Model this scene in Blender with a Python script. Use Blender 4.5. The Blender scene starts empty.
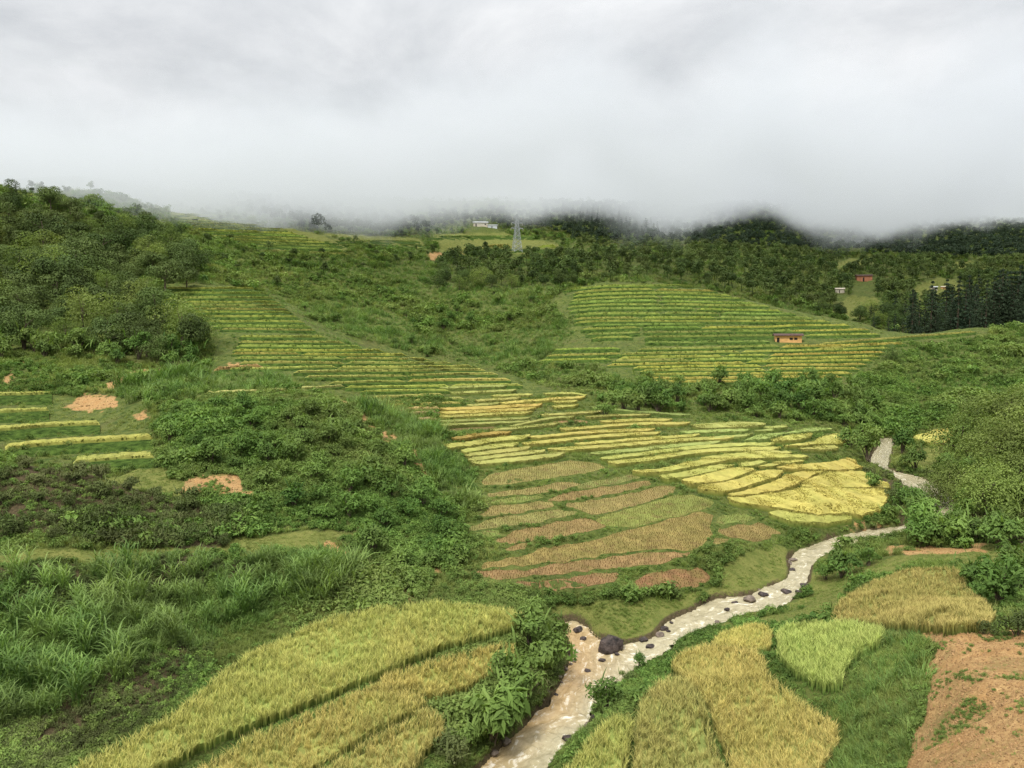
import bpy, math, random
import numpy as np
from mathutils import Vector
from mathutils.geometry import delaunay_2d_cdt

rng = np.random.default_rng(7)
random.seed(7)
S = bpy.context.scene
COL = S.collection

# ------------------------------------------------------------------ camera model
F = 745.0; CX = 512.0; CY = 384.0
PITCH = math.atan((384 - 335) / F)
CP, SP = math.cos(PITCH), math.sin(PITCH)

def px_to_s_t(px, py):
    """direction through a point of the photograph: sideways and vertical slope per metre forward"""
    px = np.asarray(px, float); py = np.asarray(py, float)
    xc = (px - CX) / F; yc = -(py - CY) / F
    den = CP + yc * SP
    return xc / den, (-SP + yc * CP) / den

def proj(x, y, z):
    dep = y * CP - z * SP
    up = y * SP + z * CP
    return CX + F * x / dep, CY - F * up / dep

# ------------------------------------------------------------------ noise
def _hash(ix, iy, seed):
    h = (ix.astype(np.int64) * 374761393 + iy.astype(np.int64) * 668265263 + seed * 974711) & 0x7fffffff
    h = ((h ^ (h >> 13)) * 1274126177) & 0x7fffffff
    return ((h ^ (h >> 16)) & 0xffff) / 65535.0

def vnoise(x, y, scale, seed=0):
    x = np.asarray(x, float) / scale; y = np.asarray(y, float) / scale
    ix = np.floor(x); iy = np.floor(y)
    fx = x - ix; fy = y - iy
    fx = fx * fx * (3 - 2 * fx); fy = fy * fy * (3 - 2 * fy)
    a = _hash(ix, iy, seed); b = _hash(ix + 1, iy, seed)
    c = _hash(ix, iy + 1, seed); d = _hash(ix + 1, iy + 1, seed)
    return (a * (1 - fx) + b * fx) * (1 - fy) + (c * (1 - fx) + d * fx) * fy

# ------------------------------------------------------------------ terrain from surveyed profiles
# each profile: bearing (column of the photograph) -> (row, distance forward in metres) from near to far
PROFILES = {
 0: [(768,31),(720,35),(650,40.5),(600,44.5),(560,48),(548,51),(500,56),(462,60),(478,68),(462,75),(445,82),(428,91),(410,101),(393,110),(375,121),(355,135),(300,185),(250,225),(190,265),(205,310),(160,450),(140,650),(130,1100)],
 100: [(768,33),(700,37),(650,41),(600,45.5),(562,49),(553,51.5),(520,56),(480,60),(483,68),(463,76),(440,86),(422,96),(405,104),(385,115),(360,133),(300,185),(250,235),(205,275),(212,310),(165,450),(140,650),(130,1100)],
 200: [(768,34.5),(720,37.5),(672,41.5),(640,45),(600,49),(560,53),(548,56),(510,62),(480,68),(440,80),(412,89),(399,97),(387,112),(375,122),(365,134),(340,150),(300,190),(287,205),(262,250),(240,300),(217,365),(224,420),(180,600),(150,800),(130,1100)],
 300: [(768,36),(740,37.5),(715,39),(690,41),(660,44),(622,48.5),(600,50.5),(560,55.5),(520,62),(480,70),(440,80),(412,89),(399,97),(392,113),(375,128),(360,140),(345,152),(330,165),(318,178),(322,195),(310,220),(285,260),(262,305),(245,340),(233,365),(238,420),(225,550),(170,800),(140,1100)],
 400: [(768,36.3),(750,37.2),(715,39.3),(680,42.5),(640,46.5),(600,52),(570,56.5),(545,61),(510,67),(470,76),(440,85),(427,91),(422,112),(410,124),(395,133),(375,143),(358,153),(366,178),(350,200),(330,225),(300,265),(280,300),(262,340),(250,400),(240,480),(230,560),(215,680),(160,900),(140,1100)],
 500: [(768,38.6),(735,41),(700,43.5),(660,46),(630,48.5),(612,50.5),(595,55),(575,59),(550,63),(520,69),(490,76),(470,83),(455,92),(440,102),(425,113),(410,124),(395,134),(384,141),(382,165),(360,195),(340,220),(320,240),(300,262),(288,280),(290,310),(280,350),(262,450),(250,540),(238,620),(222,690),(170,850),(140,1100)],
 600: [(768,36.5),(740,38.2),(710,41),(680,46.5),(650,51.5),(625,54.5),(605,57),(590,59.5),(575,62),(540,68),(510,75),(480,83),(462,90),(450,98),(435,108),(420,119),(405,131),(390,143),(375,158),(350,183),(320,212),(300,232),(284,250),(290,282),(275,340),(255,450),(240,570),(225,680),(208,760),(180,950),(170,1100)],
 700: [(768,36.5),(740,38),(710,40),(680,43.5),(650,48),(635,52),(615,57.5),(600,59.5),(585,61.5),(560,64.5),(530,70),(510,75),(495,80),(475,87),(455,97),(435,109),(422,120),(410,130),(390,146),(383,152),(350,182),(320,210),(300,230),(290,242),(298,275),(285,330),(265,430),(245,570),(235,660),(220,760),(185,950),(175,1100)],
 800: [(768,32.5),(735,35.5),(700,39),(670,42.5),(640,46.5),(615,51.5),(605,58),(585,63),(560,69.5),(545,73),(528,75),(512,78),(490,85),(470,92),(450,102),(432,114),(422,122),(410,129),(395,141),(382,153),(360,172),(340,192),(325,208),(314,222),(322,260),(310,310),(285,420),(262,550),(245,700),(232,800),(208,900),(190,1100)],
 900: [(768,27),(720,30),(680,34),(650,37.5),(625,42),(612,47),(590,52),(570,57.5),(555,63),(545,67),(530,73),(510,82),(490,93),(478,102),(465,110),(445,127),(425,138),(400,155),(370,175),(345,192),(333,205),(343,235),(325,290),(300,370),(275,470),(258,600),(248,750),(238,880),(222,1000),(210,1150)],
 960: [(768,24),(700,28),(660,32.5),(630,38),(612,44),(600,50),(565,57.5),(548,65),(525,72),(500,79),(478,87),(480,105),(450,125),(435,132),(425,140),(400,157),(370,180),(340,205),(329,222),(338,250),(320,310),(300,380),(270,500),(250,700),(240,880),(232,1000),(225,1150)],
 1024: [(768,21),(700,25),(660,29.5),(640,33),(625,38),(610,44),(580,52),(560,59),(545,64),(525,70),(490,77),(460,84),(440,92),(445,110),(405,150),(370,180),(345,205),(331,225),(340,255),(322,310),(300,385),(270,500),(250,700),(236,900),(232,1000),(225,1150)],
}
PROFILES[-160] = PROFILES[0]; PROFILES[1184] = PROFILES[1024]
EXTRA = [ # (column, row, distance)
 (450,445,88),(450,470,80),(450,500,73),(450,540,63),(450,570,57.5),(480,478,82),(445,430,100),(350,410,92),(380,425,90),(350,402,95),
 (560,640,47),(560,660,46.5),(530,700,43.2),(540,620,52),(550,450,96),(650,560,64),
 (640,281,252),(760,304,232),(850,322,212),(560,292,262),
 (930,640,37),(930,690,32),(930,740,27.5),(850,700,35),(850,650,42),(850,600,52.5),
 (160,440,83),(150,400,100),(30,505,55),
]
pts, vals = [], []
for cpx, prof in PROFILES.items():
    for (cy, d) in prof:
        s, t = px_to_s_t(cpx, cy); pts.append((s * 1.6, math.log(d))); vals.append(float(t))
for (cpx, cy, d) in EXTRA:
    s, t = px_to_s_t(cpx, cy); pts.append((s * 1.6, math.log(d))); vals.append(float(t))
for s in np.linspace(-1.0, 1.0, 9):
    for d, z in ((22, -17), (14, -12.5), (9, -8.5), (5, -4.5), (3, -2.6)):
        if s > 0.35: z *= 0.8
        if s > 0.35 and d == 22: continue
        pts.append((s * 1.6, math.log(d))); vals.append(z / d)
pts = np.array(pts, float); vals = np.array(vals)

def tps_k(r2): return 0.5 * r2 * np.log(np.maximum(r2, 1e-12))
n = len(pts)
r2 = ((pts[:, None] - pts[None]) ** 2).sum(-1)
A = np.zeros((n + 3, n + 3)); A[:n, :n] = tps_k(r2) + np.eye(n) * 2e-4
Pm = np.c_[np.ones(n), pts]; A[:n, n:] = Pm; A[n:, :n] = Pm.T
w = np.linalg.solve(A, np.r_[vals, 0, 0, 0])
NS, ND = 960, 800
SG = np.linspace(-0.92, 0.92, NS); LG = np.linspace(math.log(4), math.log(1500), ND)
cs = np.linspace(-0.92, 0.92, 160); cl = np.linspace(math.log(4), math.log(1500), 300)
q = np.stack(np.meshgrid(cs * 1.6, cl, indexing='ij'), -1).reshape(-1, 2)
out = np.empty(len(q))
for i in range(0, len(q), 8000):
    c = q[i:i + 8000]
    out[i:i + 8000] = tps_k(((c[:, None] - pts[None]) ** 2).sum(-1)) @ w[:n] + w[n] + c @ w[n + 1:]
Tc = out.reshape(160, 300)
# smooth upsampling (Catmull-Rom, one axis after the other)
def cr(a, xs_old, xs_new, axis):
    a = np.moveaxis(a, axis, 0)
    h = xs_old[1] - xs_old[0]
    u = np.clip((xs_new - xs_old[0]) / h, 0, len(xs_old) - 1.0001); i = u.astype(int); f = (u - i)[:, None]
    g = lambda k: a[np.clip(i + k, 0, len(xs_old) - 1)]
    r = 0.5 * (2 * g(0) + (g(1) - g(-1)) * f + (2 * g(-1) - 5 * g(0) + 4 * g(1) - g(2)) * f ** 2 + (3 * g(0) - g(-1) - 3 * g(1) + g(2)) * f ** 3)
    return np.moveaxis(r, 0, axis)
T = cr(cr(Tc, cs, SG, 0), cl, LG, 1)
DG = np.exp(LG)
GX = SG[:, None] * DG[None]; GY = np.broadcast_to(DG[None], GX.shape)
ZB = T * DG[None]
amp = np.clip(DG / 70, 0.4, 6)[None]
ZB = ZB + amp * (0.55 * (vnoise(GX, GY, 7.0, 1) - .5) + 0.12 * (vnoise(GX, GY, 2.6, 2) - .5)) + np.clip((DG - 260) / 200, 0, 1)[None] * (9 * (vnoise(GX, GY, 60, 3) - .5) + 4 * (vnoise(GX, GY, 22, 4) - .5))

cap = 47 + .12 * (GY - 280) + np.interp(GY, [290, 385, 425, 620], [20, 20, -4, 34]) + np.interp(GY, [290, 420, 620], [3, 5, 18]) * (vnoise(GX, GY, 90, 51) - .5)
ZB = np.where(GY > 290, np.where(ZB > cap - 12, cap - 12 + 12 * (1 - np.exp(-np.maximum(ZB - cap + 12, 0) / 12)), ZB), ZB)

class Hits:
    def __init__(s, Z):
        s.Z = Z; s.M = np.maximum.accumulate(Z / DG[None], axis=1)
    def hit(s, px, py, h=0.0):
        """first point of the ground (raised by h) seen through (px, py)"""
        sx, t = px_to_s_t(px, py)
        sx = np.atleast_1d(sx); t = np.atleast_1d(t)
        M = s.M if h == 0 else None
        fi = (sx - SG[0]) / (SG[1] - SG[0]); i0 = np.clip(fi.astype(int), 0, NS - 2); f = np.clip(fi - i0, 0, 1)
        L = np.empty(len(sx)); ok = np.ones(len(sx), bool)
        for k in range(len(sx)):
            col = s.M[i0[k]] * (1 - f[k]) + s.M[i0[k] + 1] * f[k]
            if h: col = np.maximum.accumulate(np.where(DG > 19, col + h / DG, -9))
            j = np.searchsorted(col, t[k])
            if j >= ND: ok[k] = False; L[k] = LG[-1]; continue
            if j == 0: L[k] = LG[0]; continue
            a, b = col[j - 1], col[j]
            L[k] = LG[j - 1] + (LG[j] - LG[j - 1]) * ((t[k] - a) / max(b - a, 1e-9))
        d = np.exp(L)
        return np.stack([sx * d, d, t * d], -1), ok

def sample(G, x, y):
    """bilinear lookup of a grid at world x, y"""
    s = x / y; l = np.log(y)
    a = np.clip((s - SG[0]) / (SG[1] - SG[0]), 0, NS - 1.001); b = np.clip((l - LG[0]) / (LG[1] - LG[0]), 0, ND - 1.001)
    i = a.astype(int); j = b.astype(int); fa = a - i; fb = b - j
    return (G[i, j] * (1 - fa) + G[i + 1, j] * fa) * (1 - fb) + (G[i, j + 1] * (1 - fa) + G[i + 1, j + 1] * fa) * fb

def inpoly(x, y, P):
    P = np.asarray(P, float); r = np.zeros(np.shape(x), bool); j = len(P) - 1
    for i in range(len(P)):
        xi, yi = P[i]; xj, yj = P[j]
        if yi != yj:
            r ^= ((yi > y) != (yj > y)) & (x < (xj - xi) * (y - yi) / (yj - yi) + xi)
        j = i
    return r

def dense(P, step, closed=True):
    P = [np.array(p, float) for p in P]; o = []
    m = len(P) if closed else len(P) - 1
    for i in range(m):
        a, b = P[i], P[(i + 1) % len(P)]
        k = max(1, int(np.hypot(*(b - a)[:2]) / step))
        for u in range(k): o.append(a + (b - a) * u / k)
    if not closed: o.append(P[-1])
    return np.array(o)

def smooth_line(P, n):
    """Catmull-Rom through the points, n samples"""
    P = np.array(P, float); k = len(P); u = np.linspace(0, k - 1.0001, n); i = u.astype(int); f = (u - i)[:, None]
    g = lambda q: P[np.clip(i + q, 0, k - 1)]
    return 0.5 * (2 * g(0) + (g(1) - g(-1)) * f + (2 * g(-1) - 5 * g(0) + 4 * g(1) - g(2)) * f ** 2 + (3 * g(0) - g(-1) - 3 * g(1) + g(2)) * f ** 3)

def smooth_poly(P, step=4):
    """closed outline rounded off (two passes of corner cutting), then resampled"""
    P = np.array(P, float)
    for _ in range(2):
        Q = np.roll(P, -1, 0); P = np.stack([P * .88 + Q * .12, P * .12 + Q * .88], 1).reshape(-1, 2)
    return dense(P, step)

def pdist(x, y, P, closed=False):
    """distance from points to a polyline"""
    best = np.full(np.shape(x), 1e9)
    P = np.asarray(P, float); m = len(P) if closed else len(P) - 1
    for i in range(m):
        a = P[i]; b = P[(i + 1) % len(P)]; ab = b - a; L = max((ab ** 2).sum(), 1e-9)
        u = np.clip(((x - a[0]) * ab[0] + (y - a[1]) * ab[1]) / L, 0, 1)
        best = np.minimum(best, np.hypot(x - a[0] - u * ab[0], y - a[1] - u * ab[1]))
    return best

# ------------------------------------------------------------------ river: banks traced, put on the water level
RL = [(440,820),(468,785),(484,764),(500,747),(517,733),(538,712),(556,692),(566,668),(570,646),(558,626),(578,622),(605,641),(625,644),(642,640),(656,635),(668,622),(690,612),(715,600),(745,595),(765,588),(783,579),(790,571),(789,557),(802,549),(830,538),(868,530),(905,524),(925,508),(912,492),(892,476),(868,465),(872,455),(879,444),(880,438)]
RR = [(520,820),(540,785),(552,764),(563,750),(576,738),(588,726),(592,714),(602,700),(616,688),(630,674),(640,668),(652,663),(662,658),(675,648),(690,637),(704,631),(718,627),(745,616),(768,614),(786,604),(802,590),(808,578),(812,566),(826,556),(840,550),(872,546),(930,540),(960,518),(945,490),(919,477),(892,470),(888,464),(893,446),(892,438)]
RZ = np.interp(np.arange(len(RL)), [0, 5, 12, 20, 26, 29, 33], [-23.4, -23.0, -22.45, -21.6, -20.8, -19.8, -18.6])
def to_plane(P, z):
    P = np.array(P, float); s, t = px_to_s_t(P[:, 0], P[:, 1]); d = z / t
    return np.stack([s * d, d, z * np.ones(len(P))], -1)
n_r = 170
bl = smooth_line(np.c_[to_plane(RL, RZ)], n_r); br = smooth_line(np.c_[to_plane(RR, RZ)], n_r)
river_poly = np.r_[bl[:, :2], br[::-1, :2]]
kk_ = np.arange(n_r) * 1.0
for e_, sd_ in ((bl, 33), (br, 34)):
    side = e_[:, :2] - (bl[:, :2] + br[:, :2]) / 2; side /= np.linalg.norm(side, axis=1)[:, None] + 1e-6
    e_[:, :2] += side * (.9 * (vnoise(kk_, kk_ * 0, 4.0, sd_) - .5) + .6 * (vnoise(kk_, kk_ * 0, 1.6, sd_ + 7) - .5))[:, None]
cen = (bl + br) / 2
bb = (GX > river_poly[:, 0].min() - 6) & (GX < river_poly[:, 0].max() + 6) & (GY < river_poly[:, 1].max() + 6)
idx = np.where(bb)
gx, gy = GX[idx], GY[idx]
ins = inpoly(gx, gy, river_poly)
dist = pdist(gx, gy, river_poly[::2], True)
near = np.argmin(((gx[:, None] - cen[None, ::4, 0]) ** 2 + (gy[:, None] - cen[None, ::4, 1]) ** 2), 1)
wz = cen[::4, 2][near]
z = ZB[idx]
bank = wz + 0.22 + 0.25 * np.minimum(dist, 3)          # ground just beside the water stays above it
zo = np.where(dist < 2.5, np.maximum(np.minimum(z, bank + dist * .55), wz + .12 + dist * .1), z)
zo = np.where(dist < 5, zo * np.clip((5 - dist) / 2.5, 0, 1) + z * (1 - np.clip((5 - dist) / 2.5, 0, 1)), zo)
ZB[idx] = np.where(ins, wz - np.minimum(0.12 + dist * .5, .7), zo)
RIVER_IN = np.zeros(GX.shape, bool); RIVER_IN[idx] = ins
RIVER_D = np.full(GX.shape, 99.); RIVER_D[idx] = np.where(ins, 0, dist)
HT = Hits(ZB)

# ------------------------------------------------------------------ mesh helpers
def mesh_np(name, V, faces_flat, sizes, mats, attrs=None, smooth=False, mat_idx=None):
    me = bpy.data.meshes.new(name)
    V = np.asarray(V, np.float32); faces_flat = np.asarray(faces_flat, np.int32); sizes = np.asarray(sizes, np.int32)
    me.vertices.add(len(V)); me.vertices.foreach_set('co', V.ravel())
    me.loops.add(len(faces_flat)); me.loops.foreach_set('vertex_index', faces_flat)
    me.polygons.add(len(sizes))
    st = np.zeros(len(sizes), np.int32); st[1:] = np.cumsum(sizes)[:-1]
    me.polygons.foreach_set('loop_start', st)
    if mat_idx is not None: me.polygons.foreach_set('material_index', np.asarray(mat_idx, np.int32))
    me.polygons.foreach_set('use_smooth', np.full(len(sizes), smooth))
    for m in (mats if isinstance(mats, (list, tuple)) else [mats]): me.materials.append(m)
    for k, v in (attrs or {}).items():
        a = me.attributes.new(k, 'FLOAT', 'POINT'); a.data.foreach_set('value', np.asarray(v, np.float32))
    me.update(calc_edges=True)
    return me

class MB:
    """collects pieces of one mesh"""
    def __init__(s): s.V = []; s.F = []; s.S = []; s.A = {}; s.n = 0; s.M = []
    def add(s, V, F, mi=0, **attrs):
        """F: array of faces, all the same size"""
        V = np.asarray(V, float); F = np.asarray(F, int)
        s.V.append(V); s.F.append((F + s.n).ravel()); s.S.append(np.full(len(F), F.shape[1])); s.M.append(np.full(len(F), mi))
        for k, v in attrs.items(): s.A.setdefault(k, []).append(np.broadcast_to(np.asarray(v, float), (len(V),)))
        s.n += len(V)
    def box(s, c, size, rz=0, **a):
        x, y, z = np.array(size) / 2
        V = np.array([(sx * x, sy * y, sz * z) for sz in (-1, 1) for sy in (-1, 1) for sx in (-1, 1)], float)
        cr_, sr = math.cos(rz), math.sin(rz)
        V[:, :2] = np.c_[V[:, 0] * cr_ - V[:, 1] * sr, V[:, 0] * sr + V[:, 1] * cr_]
        s.add(V + np.array(c), [(0, 2, 3, 1), (4, 5, 7, 6), (0, 1, 5, 4), (2, 6, 7, 3), (0, 4, 6, 2), (1, 3, 7, 5)], **a)
    def tube(s, P, R, k=6, **a):
        P = np.array(P, float); R = np.broadcast_to(np.asarray(R, float), (len(P),)); V = []
        d = np.gradient(P, axis=0); d /= np.linalg.norm(d, axis=1)[:, None] + 1e-9
        up = np.array([0.31, 0.17, 0.93]); 
        for i in range(len(P)):
            u = np.cross(d[i], up if abs(d[i] @ up) < .95 else np.array([1., 0, 0])); u /= np.linalg.norm(u); v = np.cross(d[i], u)
            for q_ in range(k):
                an = 2 * math.pi * q_ / k; V.append(P[i] + R[i] * (math.cos(an) * u + math.sin(an) * v))
        Fs = [(i * k + q_, i * k + (q_ + 1) % k, (i + 1) * k + (q_ + 1) % k, (i + 1) * k + q_) for i in range(len(P) - 1) for q_ in range(k)]
        s.add(V, Fs, **a)
    def mesh(s, name, mats, smooth=False):
        V = np.concatenate(s.V); A_ = {k: np.concatenate(v) for k, v in s.A.items()}
        return mesh_np(name, V, np.concatenate(s.F), np.concatenate(s.S), mats, A_, smooth, np.concatenate(s.M))
    def build(s, name, mats, parent=None, smooth=False):
        return link(name, s.mesh(name, mats, smooth), parent)

def link(name, me, parent=None):
    o = bpy.data.objects.new(name, me); COL.objects.link(o)
    if parent: o.parent = parent
    return o
def tag(o, label, cat, group=None, kind=None):
    o['label'] = label; o['category'] = cat
    if group: o['group'] = group
    if kind: o['kind'] = kind
    return o
def setting(o, kind, label=None):
    o['kind'] = kind
    if label: o['label'] = label
    return o
def empty(name, loc, rz=0):
    o = bpy.data.objects.new(name, None); COL.objects.link(o); o.location = loc; o.rotation_euler = (0, 0, rz); o.empty_display_size = .2
    return o

# ------------------------------------------------------------------ materials
def newmat(name):
    m = bpy.data.materials.new(name); m.use_nodes = True; nt = m.node_tree; nt.nodes.clear()
    return m, nt
def N(nt, typ, **kw):
    nd = nt.nodes.new(typ)
    for k, v in kw.items():
        if k.startswith('i_'): nd.inputs[k[2:].replace('_', ' ')].default_value = v
        else: setattr(nd, k, v)
    return nd
def mixrgb(nt, fac, a, b, mode='MIX'):
    nd = nt.nodes.new('ShaderNodeMix'); nd.data_type = 'RGBA'; nd.blend_type = mode
    for sock, v in ((nd.inputs[0], fac), (nd.inputs[6], a), (nd.inputs[7], b)):
        if hasattr(v, 'is_output') or isinstance(v, bpy.types.NodeSocket): nt.links.new(v, sock)
        else: sock.default_value = v if not isinstance(v, tuple) or len(v) != 3 else (*v, 1)
    return nd.outputs[2]
def math_(nt, op, a, b=None, clamp=False):
    nd = nt.nodes.new('ShaderNodeMath'); nd.operation = op; nd.use_clamp = clamp
    for i, v in enumerate((a, b)):
        if v is None: continue
        if isinstance(v, bpy.types.NodeSocket): nt.links.new(v, nd.inputs[i])
        else: nd.inputs[i].default_value = v
    return nd.outputs[0]
def maprange(nt, v, a, b, c=0, d=1):
    nd = nt.nodes.new('ShaderNodeMapRange'); nt.links.new(v, nd.inputs[0])
    for i, q_ in enumerate((a, b, c, d)): nd.inputs[1 + i].default_value = q_
    return nd.outputs[0]
def noise(nt, scale, detail=3, rough=.55, vec=None, dist=0):
    nd = nt.nodes.new('ShaderNodeTexNoise'); nd.inputs['Scale'].default_value = scale; nd.inputs['Detail'].default_value = detail; nd.inputs['Roughness'].default_value = rough; nd.inputs['Distortion'].default_value = dist
    if vec is None: vec = nt.nodes.new('ShaderNodeNewGeometry').outputs['Position']
    nt.links.new(vec, nd.inputs['Vector'])
    return nd.outputs[0]
def attr(nt, name):
    nd = nt.nodes.new('ShaderNodeAttribute'); nd.attribute_name = name; return nd.outputs['Fac']

def foliage_mat(name, dark, light, warm, translucency=.3, rough=.6, spec=.07, patch=0.03):
    m, nt = newmat(name)
    oi = nt.nodes.new('ShaderNodeObjectInfo')
    tint = attr(nt, 'tint')
    f = math_(nt, 'ADD', math_(nt, 'MULTIPLY', tint, .58), math_(nt, 'MULTIPLY', oi.outputs['Random'], .48))
    c = mixrgb(nt, f, dark, light)
    pn = maprange(nt, noise(nt, patch, 3, .6), .42, .68)
    c = mixrgb(nt, math_(nt, 'MULTIPLY', pn, .65), c, warm)
    pd = maprange(nt, noise(nt, patch * 2.3, 3, .6), .32, .68, .66, 1.28)
    c = mixrgb(nt, 1.0, c, pd, 'MULTIPLY')
    b = N(nt, 'ShaderNodeBsdfPrincipled', i_Roughness=rough); b.inputs['Specular IOR Level'].default_value = spec
    nt.links.new(c, b.inputs['Base Color'])
    tr = nt.nodes.new('ShaderNodeBsdfTranslucent'); nt.links.new(mixrgb(nt, 1.0, c, (1.15, 1.2, .6, 1), 'MULTIPLY'), tr.inputs[0])
    mx = nt.nodes.new('ShaderNodeMixShader'); mx.inputs[0].default_value = translucency
    nt.links.new(b.outputs[0], mx.inputs[1]); nt.links.new(tr.outputs[0], mx.inputs[2])
    o = nt.nodes.new('ShaderNodeOutputMaterial'); nt.links.new(mx.outputs[0], o.inputs[0])
    return m

def plain_mat(name, col, rough=.8, var=.25, scale=3.0, bump=0, col2=None):
    m, nt = newmat(name)
    nz = noise(nt, scale, 5, .6)
    c = mixrgb(nt, maprange(nt, nz, .35, .65), tuple(v * (1 - var) for v in col), col2 or tuple(min(1, v * (1 + var)) for v in col))
    b = N(nt, 'ShaderNodeBsdfPrincipled', i_Roughness=rough); b.inputs['Specular IOR Level'].default_value = .2
    nt.links.new(c, b.inputs['Base Color'])
    if bump:
        bp = N(nt, 'ShaderNodeBump', i_Strength=bump, i_Distance=.15); nt.links.new(noise(nt, scale * 2.5, 6, .65), bp.inputs['Height']); nt.links.new(bp.outputs[0], b.inputs['Normal'])
    o = nt.nodes.new('ShaderNodeOutputMaterial'); nt.links.new(b.outputs[0], o.inputs[0])
    return m

M_tree = foliage_mat('tree_leaves', (0.015, 0.033, 0.009), (.108, .162, .042), (.130, .158, .046), .10, patch=.03)
M_tree2 = foliage_mat('bright_tree_leaves', (0.035, 0.067, 0.015), (.205, .280, .066), (.22, .25, .075), .3, patch=.06)
M_conifer = foliage_mat('conifer_needles', (0.011, 0.022, 0.012), (.050, .078, .042), (.05, .07, .035), .1, patch=.05)
M_shrub = foliage_mat('shrub_leaves', (0.030, 0.076, 0.017), (.170, .275, .062), (.215, .265, .074), .3, patch=.07)
M_herb = foliage_mat('herb_leaves', (0.040, 0.086, 0.019), (.195, .290, .066), (.240, .275, .085), .3, patch=.07)
M_grass = foliage_mat('grass_blades', (0.066, 0.112, 0.023), (.240, .305, .075), (.270, .275, .098), .3, patch=.06)
M_reed = foliage_mat('cane_leaves', (0.044, 0.105, 0.023), (.195, .300, .075), (.23, .28, .09), .32, spec=.12, patch=.12)
M_dark = foliage_mat('dark_scrub_leaves', (0.026, 0.038, 0.012), (.125, .170, .050), (.155, .155, .065), .2, patch=.14)
M_bank = plain_mat('grassy_bank', (.022, .046, .009), .9, .45, 1.1, .9, (.064, .104, .020))  # green darkened to carry the self-shadow that standing grass would give
M_bank.node_tree.nodes['Principled BSDF'].inputs['Specular IOR Level'].default_value = .02
M_bark = plain_mat('bark', (.11, .085, .06), .9, .35, 4, .4)

def rice_mat(name, stubble=False):
    m, nt = newmat(name)
    oi = nt.nodes.new('ShaderNodeObjectInfo'); tip = attr(nt, 'tip'); tint = attr(nt, 'tint')
    c = oi.outputs['Color']
    pn = maprange(nt, noise(nt, .25, 3, .6), .35, .7)
    c = mixrgb(nt, math_(nt, 'MULTIPLY', pn, .35), c, mixrgb(nt, 1.0, c, (.72, .95, .75, 1), 'MULTIPLY'))
    fine = maprange(nt, noise(nt, 1.6, 2, .6), .3, .7, .86, 1.14)
    c = mixrgb(nt, 1.0, c, fine, 'MULTIPLY')
    if stubble:
        c = mixrgb(nt, math_(nt, 'MULTIPLY', maprange(nt, noise(nt, .55, 5, .68), .47, .66), .6), c, (.185, .165, .048)); c = mixrgb(nt, math_(nt, 'MULTIPLY', maprange(nt, noise(nt, .9, 4, .7), .52, .66), .6), c, (.20, .130, .058)); c = mixrgb(nt, 1.0, c, maprange(nt, noise(nt, 5.5, 4, .7), .3, .7, .68, 1.22), 'MULTIPLY')
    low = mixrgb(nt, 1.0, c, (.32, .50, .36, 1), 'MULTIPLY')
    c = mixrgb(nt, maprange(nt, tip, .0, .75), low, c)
    tv = maprange(nt, tint, 0, 1, .66, 1.26)
    c = mixrgb(nt, 1.0, c, tv, 'MULTIPLY')
    b = N(nt, 'ShaderNodeBsdfPrincipled', i_Roughness=.6); b.inputs['Specular IOR Level'].default_value = .04
    nt.links.new(c, b.inputs['Base Color'])
    tr = nt.nodes.new('ShaderNodeBsdfTranslucent'); nt.links.new(c, tr.inputs[0])
    mx = nt.nodes.new('ShaderNodeMixShader'); mx.inputs[0].default_value = .25
    nt.links.new(b.outputs[0], mx.inputs[1]); nt.links.new(tr.outputs[0], mx.inputs[2])
    o = nt.nodes.new('ShaderNodeOutputMaterial'); nt.links.new(mx.outputs[0], o.inputs[0])
    return m
M_rice = rice_mat('rice_crop'); M_stubble = rice_mat('rice_stubble', True)

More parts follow.
